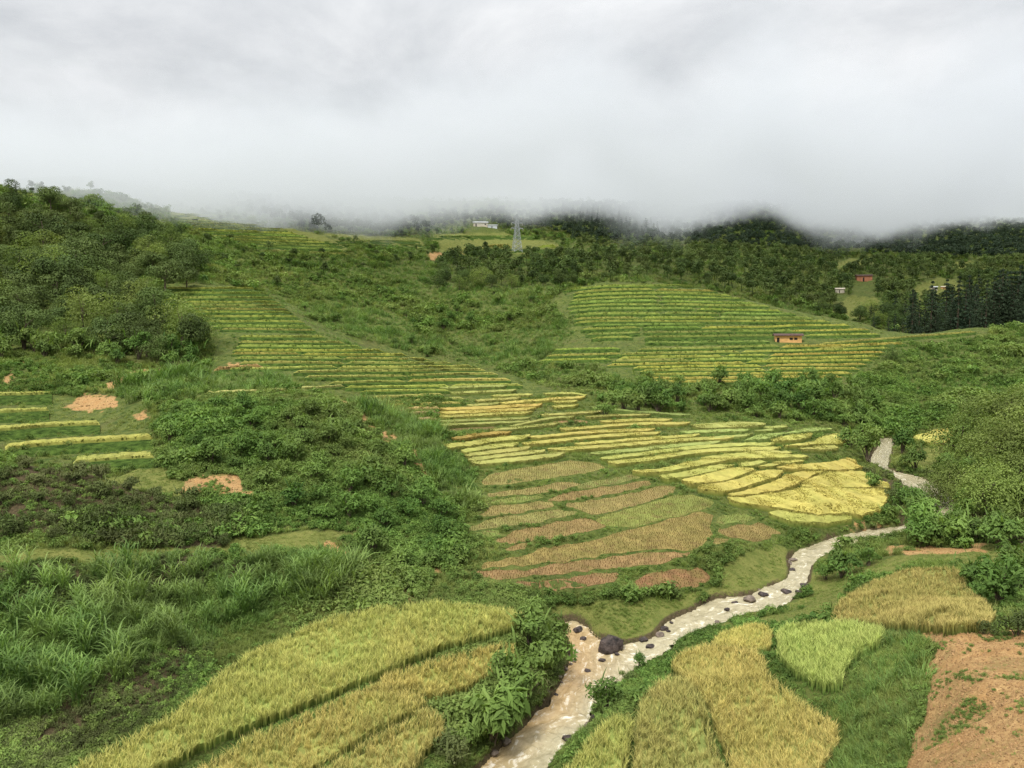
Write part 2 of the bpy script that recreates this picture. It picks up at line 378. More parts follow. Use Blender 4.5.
# terrain
def terrain_mat():
    m, nt = newmat('hillside_ground')
    soil = attr(nt, 'soil'); moss = attr(nt, 'moss'); mud = attr(nt, 'mud')
    n1 = noise(nt, .12, 5, .65); n2 = noise(nt, .9, 4, .6); n3 = noise(nt, 5.0, 4, .6)
    c = mixrgb(nt, maprange(nt, n2, .35, .65), (.042, .066, .016), (.105, .122, .032))
    c = mixrgb(nt, math_(nt, 'MULTIPLY', maprange(nt, n1, .5, .68), .5), c, (.095, .085, .035))
    mc = mixrgb(nt, maprange(nt, n2, .35, .7), (.090, .110, .026), (.165, .165, .048))
    mc = mixrgb(nt, math_(nt, 'MULTIPLY', maprange(nt, n3, .55, .75), .4), mc, (.13, .11, .05))
    sep = math_(nt, 'ADD', moss, math_(nt, 'MULTIPLY', math_(nt, 'SUBTRACT', n3, .5), .5))
    c = mixrgb(nt, maprange(nt, sep, .35, .6), c, mc)
    muc = mixrgb(nt, maprange(nt, n3, .35, .65), (.046, .038, .020), (.088, .066, .036))
    c = mixrgb(nt, maprange(nt, math_(nt, 'ADD', mud, math_(nt, 'MULTIPLY', math_(nt, 'SUBTRACT', n3, .5), .6)), .4, .6), c, muc)
    sc = mixrgb(nt, maprange(nt, n3, .3, .7), (.23, .135, .058), (.42, .275, .122))
    sc = mixrgb(nt, math_(nt, 'MULTIPLY', maprange(nt, n2, .42, .7), .7), sc, (.30, .160, .062)); sc = mixrgb(nt, math_(nt, 'MULTIPLY', maprange(nt, noise(nt, .35, 4, .7), .5, .68), .6), sc, (.16, .14, .055))
    so = math_(nt, 'ADD', soil, math_(nt, 'MULTIPLY', math_(nt, 'SUBTRACT', n2, .5), 1.5))
    c = mixrgb(nt, maprange(nt, so, .4, .62), c, sc)
    b = N(nt, 'ShaderNodeBsdfPrincipled', i_Roughness=.92); b.inputs['Specular IOR Level'].default_value = .05
    nt.links.new(c, b.inputs['Base Color'])
    bp = N(nt, 'ShaderNodeBump', i_Strength=.8, i_Distance=.18); nt.links.new(noise(nt, 3.2, 8, .7), bp.inputs['Height']); nt.links.new(bp.outputs[0], b.inputs['Normal'])
    o = nt.nodes.new('ShaderNodeOutputMaterial'); nt.links.new(b.outputs[0], o.inputs[0])
    return m
M_ground = terrain_mat()

# ------------------------------------------------------------------ ground zones (outlines as seen from the viewpoint, with a range of distance)
SOIL = [
 ([(178,482),(190,477),(235,475),(250,486),(252,495),(237,501),(215,495),(180,491)], 55, 85),
 ([(64,409),(74,398),(90,392),(108,395),(119,400),(119,408),(92,411)], 90, 125),
 ([(128,421),(147,407),(151,421)], 80, 115),
 ([(104,391),(110,380),(130,372),(160,368),(166,372),(132,379),(115,390)], 95, 140),
 ([(8,366),(28,362),(27,366)], 100, 150), ([(0,375),(13,371),(14,379),(4,386)], 100, 150),
 ([(926,640),(940,630),(956,641),(1024,636),(1120,630),(1150,900),(880,900),(902,790),(914,724),(930,680)], 10, 46),
 ([(884,549),(930,547),(985,545),(1002,548),(940,553),(890,553)], 58, 75),
 ([(425,256),(438,252),(450,256),(432,261)], 350, 620), ([(376,255),(392,253),(390,259)], 300, 620), ([(455,251),(468,253),(462,257)], 350, 650),
 ([(236,372),(222,364),(250,361),(262,366)], 110, 160),
 ([(645,598),(668,596),(668,602),(650,603)], 50, 65), ([(905,527),(845,534),(842,529),(868,523)], 70, 90),
]
GULLIES = [([(338,397),(365,420),(385,436),(405,449),(420,461),(436,481),(447,497),(456,510)], 3.2, 60, 108),
           ([(330,541),(352,556),(372,566),(390,580),(412,600)], 5.0, 45, 66), ([(437,541),(440,550),(428,558),(424,570)], 2.6, 45, 66)]
MOSS = [
 ([(545,613),(600,604),(665,600),(702,590),(692,612),(668,622),(655,636),(640,641),(605,641),(590,628),(562,626)], 45, 66),
 ([(700,596),(735,562),(765,548),(790,545),(792,572),(785,579),(765,588),(745,596),(715,602)], 55, 75),
 ([(690,640),(745,615),(768,612),(800,606),(812,572),(850,570),(884,556),(960,547),(1100,540),(1100,566),(950,562),(905,563),(868,581),(838,600),(826,618),(780,622),(745,622)], 45, 76),
 ([(-80,572),(0,566),(100,559),(200,556),(318,545),(345,538),(330,530),(200,545),(100,547),(0,553),(-80,556)], 44, 64),
 ([(915,450),(940,446),(948,458),(930,470),(905,462)], 100, 140),
 ([(100,478),(160,468),(170,478),(200,490),(190,500),(150,492),(110,490)], 58, 85),
]
MUD = [([(-80,575),(0,569),(120,562),(250,560),(255,572),(200,590),(120,600),(40,612),(-80,640)], 38, 56), ([(20,720),(150,660),(215,640),(190,690),(120,735),(40,760)], 30, 48),
       ([(-50,470),(60,462),(130,490),(250,520),(230,548),(100,545),(-50,552)], 52, 70), ([(870,470),(912,530),(1000,540),(960,480)], 70, 100)]
gpx, gpy = proj(GX, GY, ZB)
wq = np.clip(60 / GY, .3, 2.2); gpx = gpx + wq * (22 * (vnoise(GX, GY, 1.9, 41) - .5) + 14 * (vnoise(GX, GY, .7, 42) - .5)); gpy = gpy + wq * (9 * (vnoise(GX, GY, 1.9, 43) - .5) + 6 * (vnoise(GX, GY, .8, 44) - .5))
CLEAR = [([(905,301),(915,285),(940,277),(962,281),(966,301)], 300, 900), ([(828,312),(850,294),(880,299),(892,313),(860,321)], 270, 700), ([(833,264),(855,257),(868,268),(840,272)], 350, 900), ([(945,262),(985,261),(988,271),(950,271)], 400, 1000), ([(430,234),(500,232),(562,244),(552,256),(440,253)], 420, 760), ([(320,233),(420,238),(430,250),(340,246)], 380, 700), ([(165,212),(240,212),(345,242),(350,252),(280,254),(205,236)], 240, 400)]
def zone_grid(zones, soft=True):
    r = np.zeros(GX.shape)
    for P, d0, d1 in zones:
        P = np.array(P, float)
        m_ = (GY > d0) & (GY < d1) & (gpx > P[:, 0].min()) & (gpx < P[:, 0].max()) & (gpy > P[:, 1].min()) & (gpy < P[:, 1].max())
        i_ = np.where(m_); r[i_] = np.maximum(r[i_], inpoly(gpx[i_], gpy[i_], P))
    return r
soilG = zone_grid(SOIL)
for P, wd, d0, d1 in GULLIES:
    m_ = (GY > d0) & (GY < d1) & (gpx > 300) & (gpx < 480); i_ = np.where(m_)
    dd = pdist(gpx[i_], gpy[i_], P); soilG[i_] = np.maximum(soilG[i_], np.clip(1.4 - dd / wd, 0, 1))
mossG = np.maximum(zone_grid(MOSS), .75 * zone_grid(CLEAR)); mudG = zone_grid(MUD)
mudG = np.maximum(mudG, np.clip(1.0 - RIVER_D / 0.55, 0, 1) * (.35 + 1.0 * vnoise(GX, GY, 2.2, 14)))
def soften(G):
    for _ in range(3):
        G = (G + np.roll(G, 1, 0) + np.roll(G, -1, 0) + np.roll(G, 1, 1) + np.roll(G, -1, 1)) / 5
    return G
soilG, mossG, mudG = soften(soilG), soften(mossG), soften(mudG)
# the spoil heap at the right rises as a low rough ridge; gullies are cut in a little
ridge = np.array([(945,632),(935,670),(935,720),(945,790)], float)
rp, _ = HT.hit(ridge[:, 0], ridge[:, 1])
i_ = np.where((GY < 50) & (GX > 5))
dd = pdist(GX[i_], GY[i_], rp[:, :2])
ZB[i_] += 0.9 * np.exp(-(dd / 1.5) ** 2) + soilG[i_] * (.35 * (vnoise(GX[i_], GY[i_], .8, 9) - .4) + .5 * (vnoise(GX[i_], GY[i_], 2.6, 19) - .4))
HT = Hits(ZB)

ii = np.arange(NS * ND).reshape(NS, ND)
quads = np.stack([ii[:-1, :-1], ii[1:, :-1], ii[1:, 1:], ii[:-1, 1:]], -1).reshape(-1, 4)
V = np.stack([GX, GY, ZB], -1).reshape(-1, 3)
me = mesh_np('hillside_terrain', V, quads.ravel(), np.full(len(quads), 4), M_ground, {'soil': soilG.ravel(), 'moss': mossG.ravel(), 'mud': mudG.ravel()}, True)
setting(link('terrain', me), 'structure', 'green valley floor and hillsides with bare orange soil patches')


# ------------------------------------------------------------------ tufts of blades (rice, stubble, grass) as plain mesh arrays
def blades(P, h, w, lean, nb, rg, droop=.5, tipv=(0, .55, 1), tvar=1.0):
    """n tufts of nb bent blades; returns verts, quads, tris (index arrays) and the attributes"""
    n_ = len(P); m_ = n_ * nb
    B = np.repeat(P, nb, 0); H = np.repeat(np.broadcast_to(h, (n_,)), nb) * rg.uniform(.75, 1.15, m_)
    Wd = np.repeat(np.broadcast_to(w, (n_,)), nb) * rg.uniform(.8, 1.2, m_)
    az = rg.uniform(0, 2 * np.pi, m_); ln = lean * rg.uniform(.3, 1.2, m_)
    dx, dy = np.cos(az), np.sin(az); fa = az + np.pi / 2 + rg.uniform(-.6, .6, m_); sx_, sy_ = np.cos(fa) * Wd / 2, np.sin(fa) * Wd / 2
    mid = B + np.stack([dx * H * ln * .45, dy * H * ln * .45, H * .68], -1)
    tp = B + np.stack([dx * H * ln * (1 + droop), dy * H * ln * (1 + droop), H * (1.0 - droop * ln * .35)], -1)
    sd_ = np.stack([sx_, sy_, np.zeros(m_)], -1)
    V_ = np.stack([B - sd_, B + sd_, mid - sd_ * .9, mid + sd_ * .9, tp], 1).reshape(-1, 3)
    o_ = np.arange(m_)[:, None] * 5
    Q = o_ + np.array([0, 1, 3, 2]); Tr = o_ + np.array([2, 3, 4])
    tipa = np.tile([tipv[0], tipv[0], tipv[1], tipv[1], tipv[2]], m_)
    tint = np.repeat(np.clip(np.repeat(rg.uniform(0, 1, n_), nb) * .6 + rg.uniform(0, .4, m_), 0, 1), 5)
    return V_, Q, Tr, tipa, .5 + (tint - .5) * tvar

def add_blades(mb, *a, mi=0, **k):
    V_, Q, Tr, tipa, tint = blades(*a, **k)
    n0 = mb.n
    mb.add(V_, Q, mi, tip=tipa, tint=tint)
    mb.F.append((Tr + n0).ravel()); mb.S.append(np.full(len(Tr), 3)); mb.M.append(np.full(len(Tr), mi))

PLOT_MASK = []     # outlines in world x, y, where nothing else grows
def rand_in(poly, k, rg):
    lo, hi = poly.min(0), poly.max(0); got = []; c_ = 0
    while c_ < k:
        p = rg.uniform(lo, hi, (k * 2 + 50, 2)); p = p[inpoly(p[:, 0], p[:, 1], poly)]
        got.append(p); c_ += len(p)
    return np.concatenate(got)[:k]
def area(P):
    x, y = P[:, 0], P[:, 1]; return abs((x * np.roll(y, -1) - y * np.roll(x, -1)).sum()) / 2

def slab(mb, poly, h, drop, tip_top, rg, cell):
    """solid body of a standing crop: top following the ground at height h, sides down to the soil"""
    inner = []
    lo, hi = poly.min(0), poly.max(0)
    for x in np.arange(lo[0], hi[0], cell):
        for y in np.arange(lo[1], hi[1], cell): inner.append((x + rg.uniform(-.3, .3) * cell, y + rg.uniform(-.3, .3) * cell))
    inner = np.array(inner) if inner else np.zeros((0, 2))
    if len(inner):
        inner = inner[inpoly(inner[:, 0], inner[:, 1], poly)]
        if len(inner): inner = inner[pdist(inner[:, 0], inner[:, 1], poly, True) > cell * .35]
    allp = np.r_[poly, inner]; nb = len(poly)
    vs, es, fs, ov, oe, of = delaunay_2d_cdt([Vector(p) for p in allp], [], [list(range(nb))], 1, 1e-5)
    xy = np.array([(v.x, v.y) for v in vs]); z_ = sample(ZB, xy[:, 0], xy[:, 1])
    mb.add(np.c_[xy, z_ + h + rg.uniform(-.06, .06, len(xy)) * h], np.array(fs), tip=tip_top, tint=rg.uniform(.2, .8, len(xy)))
    z0 = sample(ZB, poly[:, 0], poly[:, 1])
    Vs = np.r_[np.c_[poly, z0 + h * .97], np.c_[poly, z0 - drop]]
    k = np.arange(nb); k2 = (k + 1) % nb
    mb.add(Vs, np.stack([k, k2, k2 + nb, k + nb], -1), tip=np.r_[np.full(nb, tip_top), np.zeros(nb)], tint=.5)

RIPE = (.66, .54, .075); GOLD = (.68, .50, .085); LIME = (.50, .54, .08); GREEN = (.27, .39, .065); TAN = (.46, .36, .12); STUB = (.47, .31, .14)
def field(name, label, outline, col, h=.75, kind='rice', dens=38, group=None, step=5, cat='rice field', shrink=1, grow=1):
    if shrink != 1:
        c0 = np.mean(outline, 0); outline = [tuple(c0 + (np.array(q_) - c0) * shrink) for q_ in outline]
    if grow != 1:
        cy0 = np.mean([q_[1] for q_ in outline]); outline = [(q_[0], cy0 + (q_[1] - cy0) * grow) for q_ in outline]
    P = smooth_poly(outline, step)
    W_, ok = HT.hit(P[:, 0], P[:, 1], h); W_ = W_[ok]
    wob = .10 if kind == 'rice' else .22
    W_[:, 0] += wob * 2 * (vnoise(W_[:, 0], W_[:, 1], .9, 61) - .5); W_[:, 1] += wob * 3 * (vnoise(W_[:, 0], W_[:, 1], .9, 62) - .5)
    poly = W_[:, :2]
    keep = np.hypot(*(poly - np.roll(poly, 1, 0)).T) > .05; poly = poly[keep]
    rg = np.random.default_rng(abs(hash(tuple(outline[0]))) % 10000)
    mb = MB(); d = poly[:, 1].mean(); ar = area(poly)
    if kind == 'rice':
        far = d > 66
        e_ = np.roll(poly, -1, 0) - np.roll(poly, 1, 0); nm_ = np.stack([-e_[:, 1], e_[:, 0]], -1) / (np.linalg.norm(e_, axis=1)[:, None] + 1e-9)
        sgn = np.sign((poly[:, 0] * np.roll(poly[:, 1], -1) - poly[:, 1] * np.roll(poly[:, 0], -1)).sum())
        inset = poly + nm_ * sgn * (.03 if far else .22)
        inset = inset[inpoly(inset[:, 0], inset[:, 1], poly)]
        if len(inset) < 8: inset = poly
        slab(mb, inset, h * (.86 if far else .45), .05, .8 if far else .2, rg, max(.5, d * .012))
        k = int(min(ar * dens * min(1, (60 / d) ** 1.2), 30000)); xy = rand_in(poly, k, rg)
        edge = dense(np.c_[poly, np.zeros(len(poly))], .16 * max(1, d / 60)); edge = edge[:, :2] + rg.normal(0, .07, (len(edge), 2)); xy = np.r_[xy, edge]
        z_ = sample(ZB, xy[:, 0], xy[:, 1])
        hh = h * (.88 + .3 * vnoise(xy[:, 0], xy[:, 1], 1.3, 5) - .12 * (vnoise(xy[:, 0], xy[:, 1], 5.0, 6) > .7))
        if far: add_blades(mb, np.c_[xy, z_ + hh * .6], hh * .34, .0009 * d, .5, 4, rg, droop=.8, tipv=(.9, .95, 1), tvar=.3)
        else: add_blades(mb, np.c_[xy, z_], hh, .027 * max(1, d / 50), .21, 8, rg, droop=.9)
    else:
        slab(mb, poly, .03, .3, .62, rg, max(.8, d * .014))
        # cut stems stand in the rows they were planted in
        a = rg.uniform(-.15, .15); sp = .25 * max(1, d / 66)
        lo, hi = poly.min(0) - 1, poly.max(0) + 1; cx, cy = (lo + hi) / 2; R = max(hi - lo) * .75
        g = np.stack(np.meshgrid(np.arange(-R, R, sp * .8), np.arange(-R, R, sp * 1.15), indexing='ij'), -1).reshape(-1, 2)
        g = g @ np.array([[math.cos(a), math.sin(a)], [-math.sin(a), math.cos(a)]]) + (cx, cy) + rg.normal(0, .04, (len(g), 2))
        g = g[inpoly(g[:, 0], g[:, 1], poly)]; g = g[rg.uniform(size=len(g)) < .85]
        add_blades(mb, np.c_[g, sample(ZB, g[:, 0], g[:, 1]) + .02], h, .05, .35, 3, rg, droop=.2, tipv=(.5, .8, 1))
        # green regrowth in patches
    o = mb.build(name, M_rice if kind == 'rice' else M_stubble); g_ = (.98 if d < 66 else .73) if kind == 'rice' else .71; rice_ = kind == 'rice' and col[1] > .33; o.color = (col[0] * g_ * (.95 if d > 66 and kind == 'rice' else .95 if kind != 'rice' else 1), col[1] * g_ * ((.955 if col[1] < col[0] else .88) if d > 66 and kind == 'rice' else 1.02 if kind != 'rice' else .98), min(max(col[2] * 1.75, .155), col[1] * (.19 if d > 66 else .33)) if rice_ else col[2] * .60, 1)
    tag(o, label, cat, group, 'thing'); PLOT_MASK.append(poly)
    return o

# --- the near fields on the left bank
field('rice_field', 'largest curved yellow-green rice field in the left foreground below the cane', [(66,768),(139,728),(186,700),(217,672),(256,646),(322,618),(389,603),(430,599),(480,602),(523,611),(520,620),(442,641),(380,666),(318,691),(256,716),(198,741),(140,768),(90,800),(20,800)], (.56, .53, .078), .85)
field('rice_field', 'small pointed golden rice field between the big curved field and the river bushes', [(380,674),(417,663),(473,648),(515,637),(513,651),(498,663),(470,679),(442,690),(430,693),(411,685),(389,680)], (.60, .50, .085), .8)
field('rice_field', 'long golden rice field second up from the bottom edge in the left foreground', [(256,733),(302,713),(349,691),(377,680),(402,687),(425,695),(417,703),(380,722),(333,750),(300,768),(262,800),(140,800),(195,768)], (.58, .49, .085), .8)
field('rice_field', 'golden rice field at the bottom edge beside the riverside bushes, left bank', [(318,768),(349,750),(389,728),(430,704),(443,716),(439,731),(417,753),(405,775),(390,800),(270,800)], (.57, .48, .09), .8)
# --- right bank
field('rice_field', 'small rounded rice field closest to the river at the bottom, right bank', [(563,768),(586,741),(611,714),(628,713),(634,722),(627,747),(624,800),(532,800)], (.54, .52, .085), .85, shrink=.985)
field('rice_field', 'domed rice field between two dark paths at the bottom, right bank', [(636,728),(639,703),(651,682),(673,671),(689,677),(702,694),(711,728),(726,768),(736,800),(627,800),(631,768)], (.50, .45, .085), .85, shrink=.97)
field('rice_field', 'big golden rice field filling the bottom between the river and the weedy slope', [(672,658),(685,648),(710,641),(740,645),(760,650),(764,660),(768,672),(799,697),(836,719),(838,731),(827,747),(818,768),(810,800),(747,800),(737,768),(724,740),(718,726),(711,702),(699,683),(680,668)], (.58, .48, .08), .85, shrink=.995)
field('rice_field', 'narrow rice strip nearest the stream bend above the big golden field', [(714,637),(729,626),(747,621),(769,622),(769,645),(738,643),(716,639)], (.60, .52, .075), .8)
field('rice_field', 'bright lime green rice field beside the tall grass slope', [(777,629),(787,620),(814,617),(861,620),(882,626),(880,637),(855,648),(842,663),(838,680),(814,676),(793,663),(782,651)], (.49, .54, .075), .85)
field('rice_field', 'tan ripe rice field above the lime green one, right bank', [(830,615),(842,597),(870,580),(907,565),(952,564),(962,571),(966,586),(984,598),(992,611),(988,618),(954,622),(901,620),(861,617)], (.46, .38, .085), .7, dens=26)

# --- harvested fields by the confluence
H_ = [
 ('topmost harvested field, a long tan strip under the dark green bank', [(481,480),(487,474),(518,468),(570,461),(596,463),(606,468),(578,473),(530,479),(484,483)], (.47,.36,.15)),
 ('tan stubble field, second strip down on the left end of the harvested terraces', [(485,492),(525,487),(572,481),(582,484),(566,488),(536,492),(490,495)], (.48,.35,.16)),
 ('short olive stubble strip, second down, right end of the harvested terraces', [(577,483),(632,474),(642,477),(612,483),(580,487)], (.36,.33,.13)),
 ('thin green stubble strip squeezed between two tan ones at the left', [(489,499),(534,494),(544,496),(520,500),(491,502)], (.34,.36,.12)),
 ('pinkish stubble strip running up right toward the diagonal ditch', [(545,497),(581,489),(615,485),(648,480),(652,484),(620,491),(595,495),(560,500)], (.47,.30,.15)),
 ('tan stubble field with a pale bare spot at its left end', [(474,515),(490,505),(520,502),(550,500),(556,504),(520,510)], (.46,.33,.15)),
 ('broad brown stubble strip ending at the ditch below the yellow fan', [(562,503),(610,497),(662,486),(678,487),(670,494),(639,503),(600,511),(590,511)], (.46,.32,.15)),
 ('long greenish tan stubble strip, middle of the harvested terraces at left', [(467,527),(489,517),(559,509),(580,512),(537,521),(501,525),(473,528)], (.43,.35,.15)),
 ('olive green stubble field with a reddish right end', [(592,518),(600,515),(640,505),(678,495),(694,495),(714,502),(709,508),(662,517),(631,524),(606,523)], (.38,.36,.12)),
 ('pink brown stubble field left of center with a raised lower bank', [(492,539),(517,528),(584,519),(607,525),(590,530),(531,538),(503,540)], (.50,.31,.16)),
 ('tiny green stubble patch at the left rim of the harvested terraces', [(473,531),(499,528),(499,532),(482,535)], (.33,.36,.12)),
 ('small brown stubble corner tucked behind a stepped bank', [(503,548),(512,542),(527,541),(526,547)], (.48,.30,.15)),
 ('largest harvested field, broad orange brown stubble in the middle', [(478,561),(533,552),(538,547),(600,537),(631,529),(700,514),(715,517),(709,527),(712,532),(706,541),(695,548),(662,546),(600,553),(570,558),(525,561),(482,564)], (.47,.32,.14)),
 ('long reddish stubble strip second from the bottom of the harvested terraces', [(471,569),(528,567),(569,561),(600,558),(647,552),(690,551),(687,556),(647,563),(600,567),(560,571),(500,576),(479,574)], (.50,.29,.16)),
 ('reddish stubble strip at the very bottom left of the harvested terraces', [(515,581),(544,580),(600,573),(619,572),(618,580),(600,583),(560,586),(530,586)], (.50,.27,.16)),
 ('dark red pointed stubble field lowest toward the meadow', [(635,581),(645,575),(681,568),(700,568),(711,574),(708,580),(688,585),(642,587)], (.46,.23,.14)),
 ('green stubble patch above a small curved bank at the right end', [(717,522),(720,515),(742,512),(757,517),(742,521)], (.34,.37,.12)),
 ('brown stubble field at the right end under the ditch', [(717,531),(728,526),(758,523),(782,530),(773,535),(750,538),(731,536)], (.45,.30,.14)),
 ('tiny stubble triangle beside the stepped bank at the right end', [(711,543),(717,538),(730,538),(726,542)], (.44,.31,.14)),
]
for lab, P, c_ in H_: field('harvested_field', lab, P, c_, .17, 'stubble', group='harvested stubble fields by the stream', step=4, cat='harvested field', grow=1.13)

# --- the yellow fan
Y_ = [
 ('lowest sliver of lime rice under the big yellow plot of the fan', [(767,511.5),(779,510),(810,514),(852,515.5),(852,518),(827,521.5),(787,519)], (.58,.56,.07)),
 ('biggest bright yellow rice plot at the front of the fan by the river', [(728,497),(740,497),(787,491),(802,487),(840,487.5),(888,490),(888,497),(882,505),(880,510),(862,513),(846,511.5),(815,512.5),(790,508),(759,503.5),(735,500.5)], (.70,.60,.065)),
 ('yellow rice plot at the right rim of the fan with a rounded river end', [(800,485.5),(810,477),(831,471.5),(863,470.5),(870,477),(887,481),(890,486.5),(840,485.5)], (.68,.58,.07)),
 ('long curved yellow plot directly left of the rounded river end plot', [(727,492.5),(760,485),(787,475),(795,472),(826,471),(812,475),(797,483),(779,489),(740,493.5),(732,494)], (.68,.56,.08)),
 ('curved yellow plot second in the sweep of the fan above the front plots', [(694,486),(715,482.5),(741,477.5),(756,471),(771,469),(784,470),(777,475.5),(762,480),(740,486.5),(722,490)], (.67,.57,.075)),
 ('curved yellow plot third in the sweep with a wide right end', [(680,478.5),(702,474),(733,467),(752,467.5),(755,469),(738,475),(725,479.5),(690,482.5)], (.66,.57,.075)),
 ('slim yellow green plot fourth in the sweep of the fan', [(659,474),(686,470.5),(716,464),(735,464.5),(724,468),(694,474.5),(666,477.5)], (.58,.55,.075)),
 ('long yellow plot whose left tip touches the ditch corner', [(631,469),(662,467.5),(694,460),(725,457),(740,458),(712,462),(694,465.5),(666,470.5),(644,471)], (.63,.57,.075)),
 ('small yellow green wedge beside the curved plots at mid fan', [(738,462.5),(760,459.5),(767,461),(755,464),(742,465)], (.56,.55,.075)),
 ('small tan wedge touching the orange yellow strip of the fan', [(757,465),(771,462),(781,463),(771,465.5)], (.60,.53,.08)),
 ('broad orange yellow plot near the riverside bushes at the fan edge', [(775,466),(787,464.5),(834,460.5),(850,458),(855,459),(856,463),(863,466.5),(850,468.5),(826,468.5),(787,467.5)], (.69,.56,.085)),
 ('short yellow sliver above the broad orange yellow plot', [(770,461),(801,459),(804,460),(787,462.5)], (.62,.56,.075)),
 ('yellow strip running into the weedy gap left of the riverside bushes', [(697,456.5),(730,453),(760,450.5),(790,453.5),(808,454.5),(806,456),(770,457),(740,457.5)], (.62,.57,.075)),
 ('thin lime strip just above the weedy gap of the fan', [(740,452),(771,449.5),(791,450.5),(792,452),(771,453)], (.57,.57,.075)),
 ('bright yellow wedge plot at the upper right rim of the fan', [(781,444.5),(815,440.5),(820,436.5),(834,433.5),(857,432.5),(857,434),(842,442.5),(810,443.5)], (.66,.60,.07)),
 ('narrow lime sliver below the upper right wedge plot', [(795,447.5),(834,444.5),(839,447),(827,449)], (.58,.58,.075)),
 ('boat shaped yellow plot left of the upper right wedge', [(771,440),(784,435),(811,433),(812,434.5),(802,438.5),(784,440)], (.64,.59,.07)),
 ('green S shaped plot wrapping the boat shaped one', [(742,439),(759,433.5),(784,432),(810,427.5),(833,427.5),(831,429),(802,431.5),(780,433.5),(768,437.5)], (.44,.56,.07)),
 ('tiny lime plot at the upper edge of the fan under the bushes', [(762,426.3),(787,424),(788,426),(771,427.8)], (.52,.57,.075)),
 ('lime plot farthest up the right half of the fan', [(690,424),(735,421),(764,422),(765,424),(740,426.2),(700,427)], (.53,.56,.075)),
 ('short lime sliver in the green upper right part of the fan', [(752,430),(773,428),(774,430)], (.48,.56,.075)),
 ('small yellow field across the upper river below the bushy slope', [(911,436),(937,429.5),(956,427),(947,442),(926,441)], (.66,.58,.07)),
]
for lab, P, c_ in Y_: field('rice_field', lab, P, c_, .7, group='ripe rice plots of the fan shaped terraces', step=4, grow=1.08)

def band(upper, th):
    """outline of a narrow plot from its upper edge and its height in the photograph"""
    U = smooth_line([(x, y) for x, y in upper], max(6, len(upper) * 3)); k = len(U)
    tt = th * np.clip(np.minimum(np.arange(k), k - 1 - np.arange(k)) * .8 + .35, 0, 1)
    return [tuple(p) for p in U] + [(U[i, 0], U[i, 1] + tt[i]) for i in range(k - 1, -1, -1)]
R_ = [
 ([(608,460.5),(647,456.5),(666,453.5),(700,448.5),(740,446.5),(779,446)],3.6,(.60,.56,.08)), ([(600,456.3),(640,451.5),(670,447.8),(700,444.5),(740,442),(775,442)],3.2,(.58,.57,.08)),
 ([(590,451.5),(640,447),(680,443),(720,440)],3.0,(.46,.54,.07)), ([(548,447.3),(600,444.3),(640,441),(670,438.5),(700,436.5),(735,434.5)],3.0,(.60,.54,.08)),
 ([(575,442),(620,438.5),(660,435.5),(700,433)],2.6,(.62,.55,.08)), ([(522,442),(560,438),(600,434),(640,431.5),(660,431)],2.7,(.60,.52,.085)),
 ([(530,435.5),(575,431),(620,428.5),(655,427.5)],2.5,(.62,.52,.09)), ([(560,427.5),(600,424.5),(640,421.5),(690,421.5)],2.5,(.60,.52,.085)),
 ([(600,420),(640,418),(672,418)],2.4,(.58,.50,.09)), ([(680,430.5),(720,428.5),(748,428.5)],2.6,(.46,.56,.07)), ([(690,438),(725,434.8),(752,433)],2.0,(.48,.56,.07)),
 ([(445,443.5),(470,440.5),(500,436.5),(530,433.5)],4.2,(.60,.55,.08)), ([(461,449),(490,444),(518,441.5)],4.0,(.56,.54,.08)),
 ([(465,453.3),(500,448.5),(530,445.5)],3.6,(.54,.54,.08)), ([(468,457.5),(500,453.3),(530,450),(545,448.5)],3.3,(.53,.54,.08)),
 ([(472,460.5),(500,457.8),(530,455),(565,451)],4.0,(.52,.54,.08)),
 ([(440,386.5),(480,384.5),(507,384.5)],2.0,(.44,.50,.07)), ([(450,391.5),(490,389.5),(516,388.5)],2.0,(.46,.50,.07)), ([(492,394.5),(515,393.2),(532,392.8)],1.9,(.55,.53,.08)),
 ([(475,399),(500,397.5),(520,396.3)],2.0,(.50,.50,.08)), ([(500,401.8),(530,398.8),(560,396.5),(585,395.2)],2.2,(.66,.55,.08)), ([(467,403.8),(500,401.8)],1.9,(.48,.50,.08)),
 ([(440,407),(480,405.8),(520,403.6),(542,402.6)],2.7,(.62,.46,.10)), ([(440,411),(480,409.3),(535,406.7)],2.5,(.66,.53,.09)), ([(440,415),(490,412.3),(532,410.6)],2.2,(.56,.50,.09)),
 ([(440,419.6),(480,418),(530,416.5)],2.0,(.42,.46,.08)), ([(440,423.3),(480,421.5),(530,419.7)],1.8,(.42,.46,.08)), ([(440,427),(470,425),(495,425.6)],3.6,(.38,.26,.13)),
 ([(452,436.5),(490,431.2),(510,430.6)],2.7,(.52,.37,.14)), ([(490,428.6),(530,424.6),(560,421.6)],2.2,(.46,.48,.08)), ([(510,425),(550,416.5),(575,415.5)],1.8,(.44,.47,.08)),
 ([(544,392.5),(570,391.5),(587,394)],1.9,(.56,.54,.08)), ([(553,400.3),(577,399.5)],2.0,(.60,.54,.08)), ([(553,405),(578,403.5)],2.2,(.58,.53,.08)),
 ([(553,420),(573,418.6),(588,421)],3.0,(.50,.27,.16)), ([(540,413.4),(575,411.4),(602,409.8)],2.0,(.50,.50,.08)),
 ([(590,405.8),(640,410),(690,413.5)],1.7,(.36,.46,.08)), ([(585,415.5),(620,413.5),(650,413)],1.8,(.46,.46,.09)),
]
R_LAB = {}
